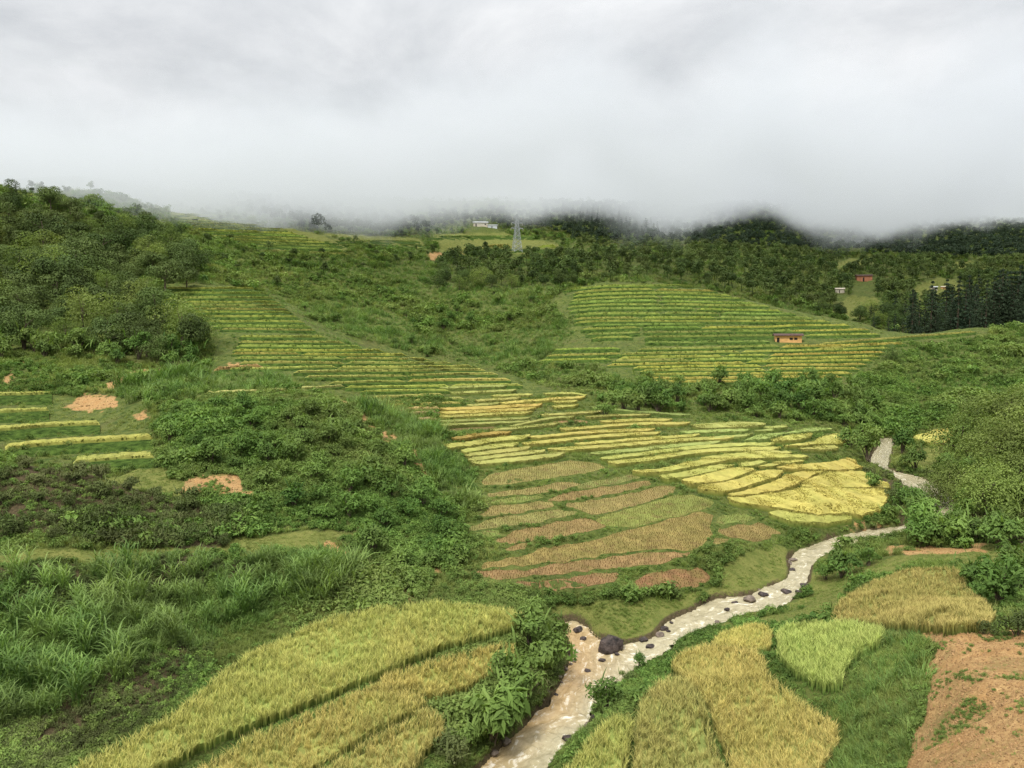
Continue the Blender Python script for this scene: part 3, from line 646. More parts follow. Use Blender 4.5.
for k, (U, th, c_) in enumerate(R_):
    mx = (U[0][0] + U[-1][0]) / 2; my = (U[0][1] + U[-1][1]) / 2
    hue = 'pink brown' if c_[0] > 1.6 * c_[1] else 'brown' if c_[1] < .3 else 'lime' if c_[1] > c_[0] * 1.08 else 'golden' if c_[0] > 1.12 * c_[1] else 'yellow green'
    sec = 'left block under the bushy spur' if mx < 530 and my > 429 else 'upper left part of the valley terraces' if mx < 530 else 'upper middle part of the valley terraces' if my < 425 else 'middle of the yellow fan'
    key = (hue, sec); R_LAB.setdefault(key, []).append((my, U, th, c_))
ORD = ['top', 'second', 'third', 'fourth', 'fifth', 'sixth', 'seventh', 'eighth', 'ninth', 'tenth', 'eleventh', 'twelfth']
for (hue, sec), lst in R_LAB.items():
    lst.sort(key=lambda e: e[0])
    for k, (my, U, th, c_) in enumerate(lst):
        lab = ('%s %s rice strip from the top, %s' % (ORD[k], hue, sec)).replace('top ' + hue, 'topmost ' + hue) if len(lst) > 1 else 'the only %s strip in the %s' % (hue, sec)
        if k == 0 and len(lst) > 1: lab = 'topmost %s rice strip, %s' % (hue, sec)
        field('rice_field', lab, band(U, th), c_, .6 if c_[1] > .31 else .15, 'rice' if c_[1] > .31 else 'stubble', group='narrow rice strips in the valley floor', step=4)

# ------------------------------------------------------------------ level steps cut round the hillsides: a flat shelf with its crop, buried into the slope
STRIPS = []
def step_strip(label, line, th, col, group, back=3.2, rise=0):
    L = smooth_line(line, max(8, int(abs(line[-1][0] - line[0][0]) / 3)))
    W_, ok = HT.hit(L[:, 0], L[:, 1] + th); W_ = W_[ok]
    if len(W_) < 4: return
    d0 = np.median(W_[:, 1]); m_ = np.abs(np.log(W_[:, 1] / d0)) < .28; W_ = W_[m_]
    if len(W_) < 4: return
    for _ in range(3): W_[1:-1] = (W_[:-2] + 2 * W_[1:-1] + W_[2:]) / 4
    rg = np.random.default_rng(int(line[0][0] * 31 + line[0][1] * 17))
    dd = W_[:, 1]; Hh = np.maximum(th * dd / F, .35) * rg.uniform(.85, 1.1, len(W_))
    rad = W_[:, :2] / np.linalg.norm(W_[:, :2], axis=1)[:, None]
    taper = np.clip(np.minimum(np.arange(len(W_)), np.arange(len(W_))[::-1]) / 2.0, .15, 1)
    f0 = np.c_[W_[:, :2] - rad * .3, W_[:, 2] - .25]
    f1 = np.c_[W_[:, :2] - rad * .15, W_[:, 2] + Hh * taper]
    f2 = np.c_[W_[:, :2] + rad * .5, W_[:, 2] + Hh * taper * 1.06]
    f3 = np.c_[W_[:, :2] + rad * back, W_[:, 2] + Hh * taper * 1.02]
    f4 = np.c_[W_[:, :2] + rad * back, W_[:, 2] - .6]
    k = len(W_); V_ = np.concatenate([f0, f1, f2, f3, f4])
    i = np.arange(k - 1)
    Fq = np.concatenate([np.stack([i + a * k, i + 1 + a * k, i + 1 + (a + 1) * k, i + (a + 1) * k], -1) for a in range(4)])
    mb = MB(); tint = np.tile(np.clip(rg.normal(.5, .18, k), 0, 1), 5)
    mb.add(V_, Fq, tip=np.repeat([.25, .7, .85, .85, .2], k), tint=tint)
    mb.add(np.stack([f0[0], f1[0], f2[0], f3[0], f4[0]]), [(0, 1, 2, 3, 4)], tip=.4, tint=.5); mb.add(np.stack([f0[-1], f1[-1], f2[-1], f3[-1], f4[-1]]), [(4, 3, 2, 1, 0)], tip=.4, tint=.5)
    # plants along the lip
    ln = np.r_[0, np.cumsum(np.linalg.norm(np.diff(W_, axis=0), axis=1))]; sp = .0022 * d0
    u = np.arange(0, ln[-1], sp); u = np.repeat(u, 2) + rg.uniform(-.4, .4, len(u) * 2) * sp
    at = np.stack([np.interp(u, ln, f1[:, a]) for a in range(3)], -1); hh = np.interp(u, ln, Hh * taper)
    off = rg.uniform(-.1, .9, len(u))[:, None]; at[:, :2] += np.stack([np.interp(u, ln, rad[:, a]) for a in range(2)], -1) * off; at[:, 2] -= hh * .45
    add_blades(mb, at, hh * .75, .0016 * d0, .45, 3, rg, droop=.8, tipv=(.25, .7, 1))
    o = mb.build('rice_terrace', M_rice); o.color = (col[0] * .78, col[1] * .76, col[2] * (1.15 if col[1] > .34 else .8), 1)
    tag(o, label, 'rice terrace', group); STRIPS.append(W_[:, :2])
    if rise:                                          # the grassy bank that carries the step
        rows_ = []
        for q_ in range(4):
            u_ = q_ / 3; B_, okb = HT.hit(L[:, 0], L[:, 1] + th + rise * u_)
            B_ = np.stack([np.interp(np.linspace(0, 1, k), np.linspace(0, 1, len(B_)), B_[:, a]) for a in range(3)], -1) if len(B_) != k else B_
            g_ = np.clip(B_[:, 1], dd * .86, dd * 1.02) / B_[:, 1]; B_ = B_ * g_[:, None]
            lift = .10 + (.8 if rise > 8 else .35) * (1 - u_) * (q_ < 3) + rg.uniform(0, .22, k)
            rows_.append(np.c_[B_[:, :2] - rad * lift[:, None] * .8, B_[:, 2] + lift * .35 - (.3 if q_ == 3 else 0)])
        rows_[0] = np.c_[W_[:, :2] - rad * .32, W_[:, 2] + .08]
        VB = np.concatenate(rows_); i = np.arange(k - 1)
        bm_ = MB(); bm_.add(VB, np.concatenate([np.stack([i + (a + 1) * k, i + 1 + (a + 1) * k, i + 1 + a * k, i + a * k], -1) for a in range(3)]), tip=.5, tint=.5)
        bm_.build('bank', M_bank, o, smooth=True)
    return o

def jcol(c_, rg, a=.1): return tuple(float(v * (1 + rg.uniform(-a, a))) for v in c_)
def breaks(x0, x1, rg, minlen, p2=.75):
    """where one step is cut into lengths that sit at slightly different levels"""
    if x1 - x0 < 2 * minlen: return [(x0, x1)]
    k = min(3, int((x1 - x0) / minlen)); k = 1 if rg.uniform() > p2 else rg.integers(2, k + 1) if k >= 2 else 1
    cuts = sorted(x0 + (x1 - x0) * (np.arange(1, k) / k + rg.uniform(-.12, .12, k - 1)))
    e = [x0] + list(cuts) + [x1]
    return [(e[i] + (0 if i == 0 else .5), e[i + 1] - .5) for i in range(k)]
WHERE = {1: ['full length'], 2: ['west part', 'east part'], 3: ['west part', 'middle part', 'east part']}
def family(name, rows, left, right, shape, colf, th, rg, minlen=70, skip=None):
    """rows: heights in the photograph; left/right: polylines (row, column) bounding the hill; shape(x): bend of a row"""
    for k, y in enumerate(rows):
        x0 = np.interp(y, [p[0] for p in left], [p[1] for p in left]); x1 = np.interp(y, [p[0] for p in right], [p[1] for p in right])
        segs = breaks(x0, x1, rg, minlen)
        for q_, (a, b) in enumerate(segs):
            if skip and skip(y, (a + b) / 2): continue
            xs = np.linspace(a, b, max(5, int((b - a) / 12))); j = rg.uniform(-.55, .55)
            line = [(x, y + shape(x, y) + j + 1.1 * (float(vnoise(np.array([x]), np.array([y * 3.]), 38, k)[0]) - .5)) for x in xs]
            ordn = {0: 'topmost'}.get(k, 'step %d down' % (k + 1) if k >= len(ORD) else ORD[k] + ' step down')
            step_strip('%s, %s on %s' % (ordn, WHERE[len(segs)][q_], name), line, th * rg.uniform(.85, 1.15), jcol(colf((a + b) / 2, y), rg), 'rice steps on ' + name, rise=max(1.2, (rows[k + 1] - y if k + 1 < len(rows) and rows[k + 1] - y < 7 else 4.4) - th * .8))

rg = np.random.default_rng(3)
# upper left hill
family('the terraced hill behind the bushy spur', [288,292.5,297,300.8,304.6,308.2,311.5,315.5,320,324.6,328.6,335.6,341,345,349,353,357,361.4],
       [(286,160),(292,170),(300,184),(311,190),(320,205),(330,222),(336,240),(345,236),(352,230),(362,240)], [(286,262),(292,268),(300,279),(311,292),(320,305),(330,318),(336,326),(341,345),(345,362),(350,392),(354,412),(358,436),(362,456)],
       lambda x, y: (x - 260) * .006, lambda x, y: (.44, .47, .075) if y < 330 else (.48, .49, .08), 2.2, rg, 80)
family('the lower slope of the terraced hill above the valley', [366.2,370.6,375.4,380.8,386,391.3],
       [(366,216),(371,300),(376,305),(381,330),(386,345),(392,362)], [(366,474),(371,487),(376,500),(381,512),(386,523),(392,440)],
       lambda x, y: -(x - 340) * .012, lambda x, y: (.50, .50, .085), 2.4, rg, 80)
for k, (lab, L, th, c_) in enumerate([
 ('long pale strip at the foot of the terraced hill right above the spur', [(205,392.5),(250,391),(300,388),(345,384.5)], 2.4, (.52,.50,.11)),
 ('tan strip by the bare soil corner left of the terraced hill', [(214,368),(240,365.5),(262,364.5)], 3.4, (.50,.33,.13)),
 ('thin strip left of the weedy gap above the valley terraces', [(372,396.5),(410,395),(444,393.5)], 2.2, (.50,.47,.09)),
 ('second thin strip below the weedy gap above the valley terraces', [(385,400.5),(420,399.5),(465,397.5)], 2.0, (.46,.46,.09)),
 ('third thin strip under the weedy gap, ending in yellow fields', [(392,404.3),(430,403),(462,402)], 2.0, (.55,.48,.09)),
 ('orange strip low on the left beside the spur edge', [(400,408.5),(425,407.5),(440,407)], 2.4, (.56,.42,.11)),
 ('tan strip low on the left beside the spur edge, under the orange one', [(404,413),(425,412),(440,411.5)], 2.6, (.52,.38,.13)),
 ('brown strip lowest on the left beside the spur edge', [(412,420.5),(428,419),(440,418.5)], 2.6, (.42,.32,.13))]):
    step_strip(lab, L, th, c_, 'rice steps at the foot of the terraced hill', rise=2.2)
# rounded hill in the middle
def ccol(x, y):
    if x > 760 and y > 325: return (.62, .55, .09)
    if y > 350: return (.54, .54, .085)
    return (.46, .50, .08)
arch = lambda x, y: -4.5 * math.exp(-((x - 650) / 90) ** 2) * np.clip((322 - y) / 30, 0, 1) + np.clip((x - 690) / 200, 0, 1) * -6 * np.clip((y - 318) / 40, 0, 1) + np.clip((600 - x) / 60, 0, 1) * 3
family('the upper dome of the rounded middle hill', [289,292.4,295.8,299.2,302.6,306,309.6,313.3,317,320.8],
       [(288,560),(293,575),(300,570),(307,566),(313,574),(321,574)], [(288,690),(293,722),(300,748),(306,770),(313,795),(321,832)],
       arch, ccol, 2.0, rg, 70)
family('the left flank of the rounded middle hill', [327.5,332.5,337.4,348,353,358.4],
       [(327,580),(333,586),(338,592),(348,552),(358,540)], [(327,640),(333,640),(338,632),(348,620),(353,622),(359,610)], lambda x, y: -(x - 590) * .03, ccol, 1.7, rg, 80)
family('the right shoulder of the rounded middle hill', [326,330.5,335],
       [(326,700),(331,800),(335,806)], [(326,850),(331,872),(335,880)], lambda x, y: -(x - 780) * .02, ccol, 1.7, rg, 60)
family('the striped lower face of the rounded middle hill', [346.5,350.2,354,357.8,361.5,365.2,369,372.8,376.6,380.4],
       [(346,640),(350,622),(354,618),(358,612),(362,606),(366,640),(381,640)], [(346,905),(350,892),(354,886),(358,880),(362,872),(366,866),(370,858),(374,850),(377,842),(381,835)],
       lambda x, y: -3.2 * (x - 740) / 130 * np.clip((386 - y) / 40, .25, 1), ccol, 2.1, rg, 80)
family('the weedy belt of the rounded middle hill', [323.5,327,331.2,335.4,341.5],
       [(323,590),(325,600),(326,642),(336,645),(342,645)], [(323,700),(325,720),(327,702),(331,796),(336,774),(342,770)], lambda x, y: -(x - 640) * .01, lambda x, y: (.36, .43, .075), 1.9, rg, 60)
family('the long yellow ledge running to the conifers', [338.5,343],
       [(338,820),(343,815)], [(338,984),(343,905)], lambda x, y: -(x - 880) * .075, lambda x, y: (.60, .53, .09), 1.8, rg, 200)
# high left terraces under the cloud
family('the high terraced slope under the cloud', [216.5,219.3,222,224.8,227.6,230.4,233.2,236,239,242,245.5,249],
       [(217,172),(221,176),(226,184),(231,195),(236,210),(241,232),(249,262)], [(217,232),(221,262),(226,282),(231,300),(236,318),(241,332),(249,350)],
       lambda x, y: (x - 250) * .035, lambda x, y: (.46, .50, .08), 1.9, rg, 60)
# far terraces beyond the saddle
family('the far green slope beyond the saddle', [236,240,244.5,249,257,262],
       [(236,430),(240,320),(245,330),(249,470),(262,480)], [(236,540),(240,420),(245,430),(249,560),(257,600),(262,590)], lambda x, y: 0, lambda x, y: (.34, .40, .075), 1.3, rg, 90)
step_strip('pale yellow patch of rice near the pylon foot', [(482,246),(500,244.5),(512,245)], 2.6, (.56,.50,.10), 'far rice patches by the pylon', 14)
step_strip('bright lime patch of rice to the right of the pylon', [(536,246),(548,244.5),(558,245.5)], 2.4, (.52,.58,.08), 'far rice patches by the pylon', 14)
# shelf on the left
for lab, L, th, c_ in [
 ('highest yellow rice ledge on the left edge, under the orange slip', [(-60,394),(0,393),(30,392.5),(52,391.5)], 3.0, (.44, .45, .075)),
 ('short rice ledge second from the top on the left edge', [(-60,412),(0,410.5),(30,409),(49,408.2)], 3.0, (.44, .45, .075)),
 ('rice ledge third from the top on the left, ending at a soil patch', [(-60,431),(0,428),(51,424),(100,422)], 3.4, (.46, .45, .075)),
 ('longest rice ledge on the left reaching the bushy spur', [(5,447),(51,442),(102,439),(154,436)], 3.8, (.48, .46, .075)),
 ('lowest rice ledge on the left above the light grass', [(73,460.5),(118,456.5),(154,455)], 3.4, (.46, .45, .08))]:
    step_strip(lab, L, th, c_, 'rice ledges on the left shelf', 3, rise=11)

# ------------------------------------------------------------------ leaves and plants
def leafcloud(mb, C, R, n_, L, Wd, rg, up=.5, flat=.85, shell=.5, mi=0, zmin=-.55):
    """n leaf blades spread through clumps with centres C and radii R"""
    C = np.asarray(C, float); R = np.asarray(R, float)
    k = rg.choice(len(C), n_, p=R ** 2 / (R ** 2).sum())
    D = rg.normal(size=(n_, 3)); D /= np.linalg.norm(D, axis=1)[:, None]
    D[:, 2] = np.where(D[:, 2] < zmin, -D[:, 2], D[:, 2])
    rr = R[k] * (shell + (1 - shell) * rg.uniform(0, 1, n_) ** .5)
    P = C[k] + D * rr[:, None] * np.array([1, 1, flat])
    nrm = D * 1.2 + np.array([0, 0, up]) + rg.normal(size=(n_, 3)) * .3; nrm /= np.linalg.norm(nrm, axis=1)[:, None]
    t_ = np.cross(nrm, rg.normal(size=(n_, 3))); t_ /= np.linalg.norm(t_, axis=1)[:, None] + 1e-9; b = np.cross(nrm, t_)
    l = L * rg.uniform(.7, 1.3, n_)[:, None]; w_ = Wd * rg.uniform(.7, 1.3, n_)[:, None]
    tipdrop = np.array([0, 0, -.25]) * l
    V_ = np.stack([P - t_ * l / 2, P + b * w_ / 2, P + t_ * l / 2 + tipdrop, P - b * w_ / 2], 1).reshape(-1, 3)
    ct = rg.uniform(0, 1, len(C))
    mb.add(V_, np.arange(n_)[:, None] * 4 + np.arange(4), mi, tint=np.repeat(np.clip(ct[k] * .5 + rg.uniform(0, .5, n_), 0, 1), 4))

def arch_blades(mb, B, az, length, width, elev, bend, rg, seg=4, mi=0):
    """long leaves that rise and bend over"""
    n_ = len(B); u = np.linspace(0, 1, seg + 1)
    el = elev[:, None] - bend[:, None] * u[None] ** 1.3
    ds = length[:, None] / seg
    hx = np.cumsum(np.c_[np.zeros(n_), np.cos(el[:, :-1]) * ds], 1); hz = np.cumsum(np.c_[np.zeros(n_), np.sin(el[:, :-1]) * ds], 1)
    ca, sa = np.cos(az)[:, None], np.sin(az)[:, None]
    Pc = np.stack([B[:, 0:1] + hx * ca, B[:, 1:2] + hx * sa, B[:, 2:3] + hz], -1)
    wv = width[:, None] * np.clip(np.sin(np.pi * (u * .9 + .1)) ** .6, .05, 1)[None]
    sv = np.stack([-sa * wv / 2, ca * wv / 2, np.zeros_like(wv)], -1)
    V_ = np.stack([Pc - sv, Pc + sv], 2).reshape(-1, 3)
    o_ = (np.arange(n_) * (seg + 1) * 2)[:, None, None]; j = np.arange(seg)[None, :, None] * 2
    Q = (o_ + j + np.array([0, 1, 3, 2])[None, None]).reshape(-1, 4)
    mb.add(V_, Q, mi, tint=np.repeat(rg.uniform(0, 1, n_), (seg + 1) * 2))

def crown_clumps(rg, k, rx, rz, zc, rmin, rmax, low=-.35):
    C = rg.normal(size=(k, 3)); C /= np.linalg.norm(C, axis=1)[:, None]; C *= rg.uniform(.35, .95, k)[:, None]
    C[:, 2] = np.where(C[:, 2] < low, -C[:, 2] * .6, C[:, 2])
    C = C * np.array([rx, rx * rg.uniform(.8, 1.1), rz]); C[:, 2] += zc
    return C, rg.uniform(rmin, rmax, k)

def tree_meshes(seed, h, rx, k, n_leaf, leaf, mat, name):
    rg = np.random.default_rng(seed)
    C, R = crown_clumps(rg, k, rx, h * .40, h * .47, rx * .38, rx * .58, -.8)
    cm = MB(); leafcloud(cm, C, R, n_leaf, leaf, leaf * .62, rg, shell=.55)
    tm = MB(); tm.tube([(0, 0, -.6), (rg.normal() * .1, rg.normal() * .1, h * .2), (rg.normal() * .25, rg.normal() * .25, h * .42), (rg.normal() * .3, rg.normal() * .3, h * .68)], [h * .028, h * .022, h * .017, h * .007], 7)
    for c_ in C[:7]:
        z0 = h * rg.uniform(.25, .45); tm.tube([(0, 0, z0), (c_[0] * .5, c_[1] * .5, (z0 + c_[2]) / 2 + .2), tuple(c_)], [h * .011, h * .008, h * .003], 5)
    return cm.mesh(name + '_crown', mat), tm.mesh(name + '_trunk', M_bark)
TREES = [tree_meshes(100 + k, 8 + (k % 3), 3.7 + .3 * k, 9 + 2 * k, 3000, .40, M_tree2 if k == 4 else M_tree, 'broadleaf') for k in range(5)]
BTREES = [tree_meshes(140 + k, 6 + k * .6, 2.9 + .3 * k, 22 + 2 * k, 4600, .25, M_tree2, 'slope_tree') for k in range(4)]
def conifer_meshes(seed, h):
    rg = np.random.default_rng(seed); cm = MB()
    for k in range(15):
        u = k / 14; z_ = h * (.06 + .93 * u); r = h * .25 * (1 - u) ** .8 + .3; nb = int(11 - 6 * u)
        for a in rg.uniform(0, 2 * np.pi, nb):
            rr = r * rg.uniform(.7, 1.15); C = [(math.cos(a) * rr * q_, math.sin(a) * rr * q_, z_ - rr * .38 * q_ + rg.normal() * .08) for q_ in (.25, .55, .85)]
            leafcloud(cm, C, [rr * .2 + .12, rr * .2 + .1, rr * .15 + .08], 18, .55, .2, rg, up=.3, flat=.5, shell=.2)
    tm = MB(); tm.tube([(0, 0, -.6), (0, 0, h * .5), (0, 0, h * .97)], [h * .018, h * .012, .03], 6)
    return cm.mesh('conifer_crown', M_conifer), tm.mesh('conifer_trunk', M_bark)
CONIFERS = [conifer_meshes(200 + k, 13 + k) for k in range(3)]

def shrub_meshes(seed, r, h, k, n_leaf, L, Wd, mat, name):
    rg = np.random.default_rng(seed)
    C, R = crown_clumps(rg, k, r * .75, h * .38, h * .48, r * .22, r * .42)
    fm = MB(); leafcloud(fm, C, R, n_leaf, L, Wd, rg, up=.55)
    # a few shoots that stick out
    B = np.c_[rg.normal(0, r * .35, (14, 2)), rg.uniform(h * .4, h * .75, 14)]
    arch_blades(fm, B, rg.uniform(0, 6.28, 14), rg.uniform(.4, .8, 14) * r, np.full(14, Wd * .8), rg.uniform(.7, 1.4, 14), rg.uniform(.3, 1.2, 14), rg, 3)
    sm = MB()
    for c_ in C[:8]: sm.tube([(rg.normal() * .08, rg.normal() * .08, -.25), (c_[0] * .4, c_[1] * .4, c_[2] * .55), tuple(c_)], [.035, .025, .008], 5)
    return fm.mesh(name + '_foliage', mat), sm.mesh(name + '_stems', M_bark)
SHRUBS = [shrub_meshes(300 + k, 1.0, 1.25 + .15 * k, 11 + k, 700, .17, .09, M_shrub, 'shrub') for k in range(5)]
DSHRUBS = [shrub_meshes(320 + k, 1.0, 1.1, 11, 620, .16, .07, M_dark, 'dark_shrub') for k in range(3)]
BIGLEAF = [shrub_meshes(340 + k, 1.0, 1.5, 10, 420, .34, .13, M_shrub, 'big_leaf_shrub') for k in range(2)]

def cane_mesh(seed, name, h=1.9, n_st=13):
    rg = np.random.default_rng(seed); mb = MB()
    for _ in range(n_st):
        b = rg.normal(0, .26, 2); H = h * rg.uniform(.6, 1.05); ln = rg.normal(0, .16, 2)
        top = np.array([b[0] + ln[0] * H, b[1] + ln[1] * H, H * .68])
        mb.tube([(b[0], b[1], -.2), ((b[0] + top[0]) / 2, (b[1] + top[1]) / 2, H * .35), tuple(top)], [.022, .018, .008], 4, tint=.3)
        k = 9; u = np.linspace(.12, 1, k); B = np.c_[b[0] + (top[0] - b[0]) * u, b[1] + (top[1] - b[1]) * u, top[2] * u]
        arch_blades(mb, B, rg.uniform(0, 6.28) + np.arange(k) * 2.5, rg.uniform(.65, 1.15, k) * h * .5, rg.uniform(.04, .07, k), rg.uniform(.9, 1.35, k), rg.uniform(.9, 1.9, k), rg, 5)
    return mb.mesh(name, M_reed)
CANES = [cane_mesh(400 + k, 'cane_clump', 1.7 + .2 * k) for k in range(4)]

# small plants that only make up ground cover
PROTO = {}
def proto(cname, meshes):
    c_ = bpy.data.collections.new(cname)
    for k, me_ in enumerate(meshes):
        o = bpy.data.objects.new('%s_%02d' % (cname, k), me_); c_.objects.link(o)
    PROTO[cname] = (c_, len(meshes))
def herb(seed, mat, L, Wd, n_leaf=80, r=.45):
    rg = np.random.default_rng(seed); mb = MB(); C, R = crown_clumps(rg, 6, r * .75, .22, .26, r * .3, r * .5)
    leafcloud(mb, C, R, n_leaf, L, Wd, rg, up=.6)
    B = np.c_[rg.normal(0, r * .5, (8, 2)), np.full(8, .05)]
    arch_blades(mb, B, rg.uniform(0, 6.28, 8), rg.uniform(.4, .8, 8), np.full(8, .035), rg.uniform(.9, 1.5, 8), rg.uniform(.5, 1.6, 8), rg, 3)
    return mb.mesh('herb', mat)
def tuft(seed, mat, n_b=34, h=.6, spread=.16, w_=.026):
    rg = np.random.default_rng(seed); mb = MB(); B = np.c_[rg.normal(0, spread, (n_b, 2)), np.full(n_b, -.05)]
    arch_blades(mb, B, rg.uniform(0, 6.28, n_b), h * rg.uniform(.6, 1.3, n_b), np.full(n_b, w_), rg.uniform(.8, 1.5, n_b), rg.uniform(.3, 1.7, n_b), rg, 3)
    return mb.mesh('tuft', mat)
proto('herb_patch', [herb(500 + k, M_herb, .15, .08) for k in range(3)] + [herb(510 + k, M_shrub, .2, .1, 60) for k in range(2)])
proto('dark_patch', [herb(520 + k, M_dark, .13, .06) for k in range(3)])
proto('grass_tuft', [tuft(530 + k, M_grass) for k in range(4)])
proto('reed_tuft', [tuft(540 + k, M_reed, 30, 1.0, .2, .04) for k in range(3)])
def far_crown(seed, mat):
    rg = np.random.default_rng(seed); mb = MB(); C, R = crown_clumps(rg, 9, 2.6, 2.6, 4.4, 1.1, 1.7)
    leafcloud(mb, C, R, 380, .75, .5, rg); mb.tube([(0, 0, -.5), (.1, 0, 2.2), (0, .2, 4.2)], [.22, .16, .06], 5, tint=.1)
    return mb.mesh('far_tree', mat)
proto('far_tree', [far_crown(550 + k, M_tree) for k in range(4)])
def far_fir(seed):
    rg = np.random.default_rng(seed); mb = MB()
    for k in range(9):
        u = k / 8; leafcloud(mb, [(0, 0, 1.5 + 9.5 * u)], [2.2 * (1 - u) + .35], 34, .8, .35, rg, flat=.5, shell=.4)
    return mb.mesh('far_fir', M_conifer)
proto('far_fir', [far_fir(560 + k) for k in range(2)])

def scatter(name, cname, P, scl, rg, label, tilt=.12):
    """ground cover: one object whose plants are spread with geometry nodes"""
    c_, k = PROTO[cname]; n_ = len(P)
    me_ = bpy.data.meshes.new(name); me_.vertices.add(n_); me_.vertices.foreach_set('co', np.asarray(P, np.float32).ravel())
    a = me_.attributes.new('rot', 'FLOAT_VECTOR', 'POINT'); a.data.foreach_set('vector', np.c_[rg.normal(0, tilt, (n_, 2)), rg.uniform(0, 6.283, n_)].astype(np.float32).ravel())
    a = me_.attributes.new('scl', 'FLOAT', 'POINT'); a.data.foreach_set('value', np.asarray(scl, np.float32))
    a = me_.attributes.new('idx', 'INT', 'POINT'); a.data.foreach_set('value', rg.integers(0, k, n_).astype(np.int32))
    o = link(name, me_)
    g = bpy.data.node_groups.new(name + '_spread', 'GeometryNodeTree')
    g.interface.new_socket('Geometry', in_out='INPUT', socket_type='NodeSocketGeometry'); g.interface.new_socket('Geometry', in_out='OUTPUT', socket_type='NodeSocketGeometry')
    gi = g.nodes.new('NodeGroupInput'); go = g.nodes.new('NodeGroupOutput'); iop = g.nodes.new('GeometryNodeInstanceOnPoints')
    ci = g.nodes.new('GeometryNodeCollectionInfo'); ci.inputs['Collection'].default_value = c_; ci.inputs['Separate Children'].default_value = True; ci.inputs['Reset Children'].default_value = True
    def na(nm, t):
        nd = g.nodes.new('GeometryNodeInputNamedAttribute'); nd.data_type = t; nd.inputs['Name'].default_value = nm; return nd.outputs['Attribute']
    e2r = g.nodes.new('FunctionNodeEulerToRotation')
    g.links.new(na('rot', 'FLOAT_VECTOR'), e2r.inputs[0]); g.links.new(e2r.outputs[0], iop.inputs['Rotation'])
    g.links.new(na('scl', 'FLOAT'), iop.inputs['Scale']); g.links.new(na('idx', 'INT'), iop.inputs['Instance Index'])
    iop.inputs['Pick Instance'].default_value = True
    g.links.new(gi.outputs[0], iop.inputs['Points']); g.links.new(ci.outputs[0], iop.inputs['Instance']); g.links.new(iop.outputs[0], go.inputs[0])
    md = o.modifiers.new('spread', 'NODES'); md.node_group = g
    setting(o, 'stuff', label)
    return o

# ------------------------------------------------------------------ where things can stand: points on the visible ground
rgS = np.random.default_rng(11)
M0 = HT.M; TT = ZB / DG[None]
def visible_points(per_col, y0=185, y1=845):
    P = []
    yc = rgS.uniform(y0, y1, (NS, per_col)); sx_, t = px_to_s_t(CX, yc)
    ds = SG[1] - SG[0]
    for i in range(NS):
        j = np.searchsorted(M0[i], t[i]); ok = (j > 0) & (j < ND - 1); j = j[ok]
        f = (t[i][ok] - M0[i][j - 1]) / np.maximum(M0[i][j] - M0[i][j - 1], 1e-9)
        d = np.exp(LG[j - 1] + (LG[1] - LG[0]) * f); s = SG[i] + rgS.uniform(-.5, .5, len(d)) * ds
        P.append(np.stack([s * d, d], -1))
    P = np.concatenate(P); z_ = sample(ZB, P[:, 0], P[:, 1])
    return np.c_[P, z_]
def free(P, strips=True, margin=0.0):
    """True where no crop, water or bare soil is"""
    ok = np.ones(len(P), bool); x, y = P[:, 0], P[:, 1]
    for poly in PLOT_MASK:
        lo, hi = poly.min(0) - margin, poly.max(0) + margin
        c_ = np.where(ok & (x > lo[0]) & (x < hi[0]) & (y > lo[1]) & (y < hi[1]))[0]
        if len(c_):
            b = inpoly(x[c_], y[c_], poly)
            if margin: b |= pdist(x[c_], y[c_], poly, True) < margin
            ok[c_[b]] = False
    ok &= sample(RIVER_D, x, y) > .12
    return ok
def inzone(P, zones):
    qx, qy = proj(P[:, 0], P[:, 1], P[:, 2]); r = np.zeros(len(P), bool)
    for Z, d0, d1 in zones:
        Z = np.array(Z, float)
        c_ = np.where((P[:, 1] > d0) & (P[:, 1] < d1) & (qx > Z[:, 0].min()) & (qx < Z[:, 0].max()) & (qy > Z[:, 1].min()) & (qy < Z[:, 1].max()))[0]
        r[c_] |= inpoly(qx[c_], qy[c_], Z)
    return r
def spaced(P, gap, most=10 ** 9, taken=None):
    """thin points so that no two are closer than gap (metres, may vary per point)"""
    cell = {}; keep = []; gap = np.broadcast_to(gap, (len(P),)); g0 = float(np.max(gap)) if len(P) else 1
    for i in range(len(P)):
        k = (int(P[i, 0] // g0), int(P[i, 1] // g0)); bad = False
        for a in (-1, 0, 1):
            for b in (-1, 0, 1):
                for j in cell.get((k[0] + a, k[1] + b), ()):
                    if (P[i, 0] - P[j, 0]) ** 2 + (P[i, 1] - P[j, 1]) ** 2 < (gap[i] * .5 + gap[j] * .5) ** 2: bad = True; break
        if not bad:
            cell.setdefault(k, []).append(i); keep.append(i)
            if len(keep) >= most: break
    return np.array(keep, int)

PV = visible_points(330)
rgS.shuffle(PV)
okv = free(PV)
PV = PV[okv]
qx, qy = proj(PV[:, 0], PV[:, 1], PV[:, 2]); dv = PV[:, 1]
soil_v = sample(soilG, PV[:, 0], PV[:, 1]); moss_v = sample(mossG, PV[:, 0], PV[:, 1]); mud_v = sample(mudG, PV[:, 0], PV[:, 1])

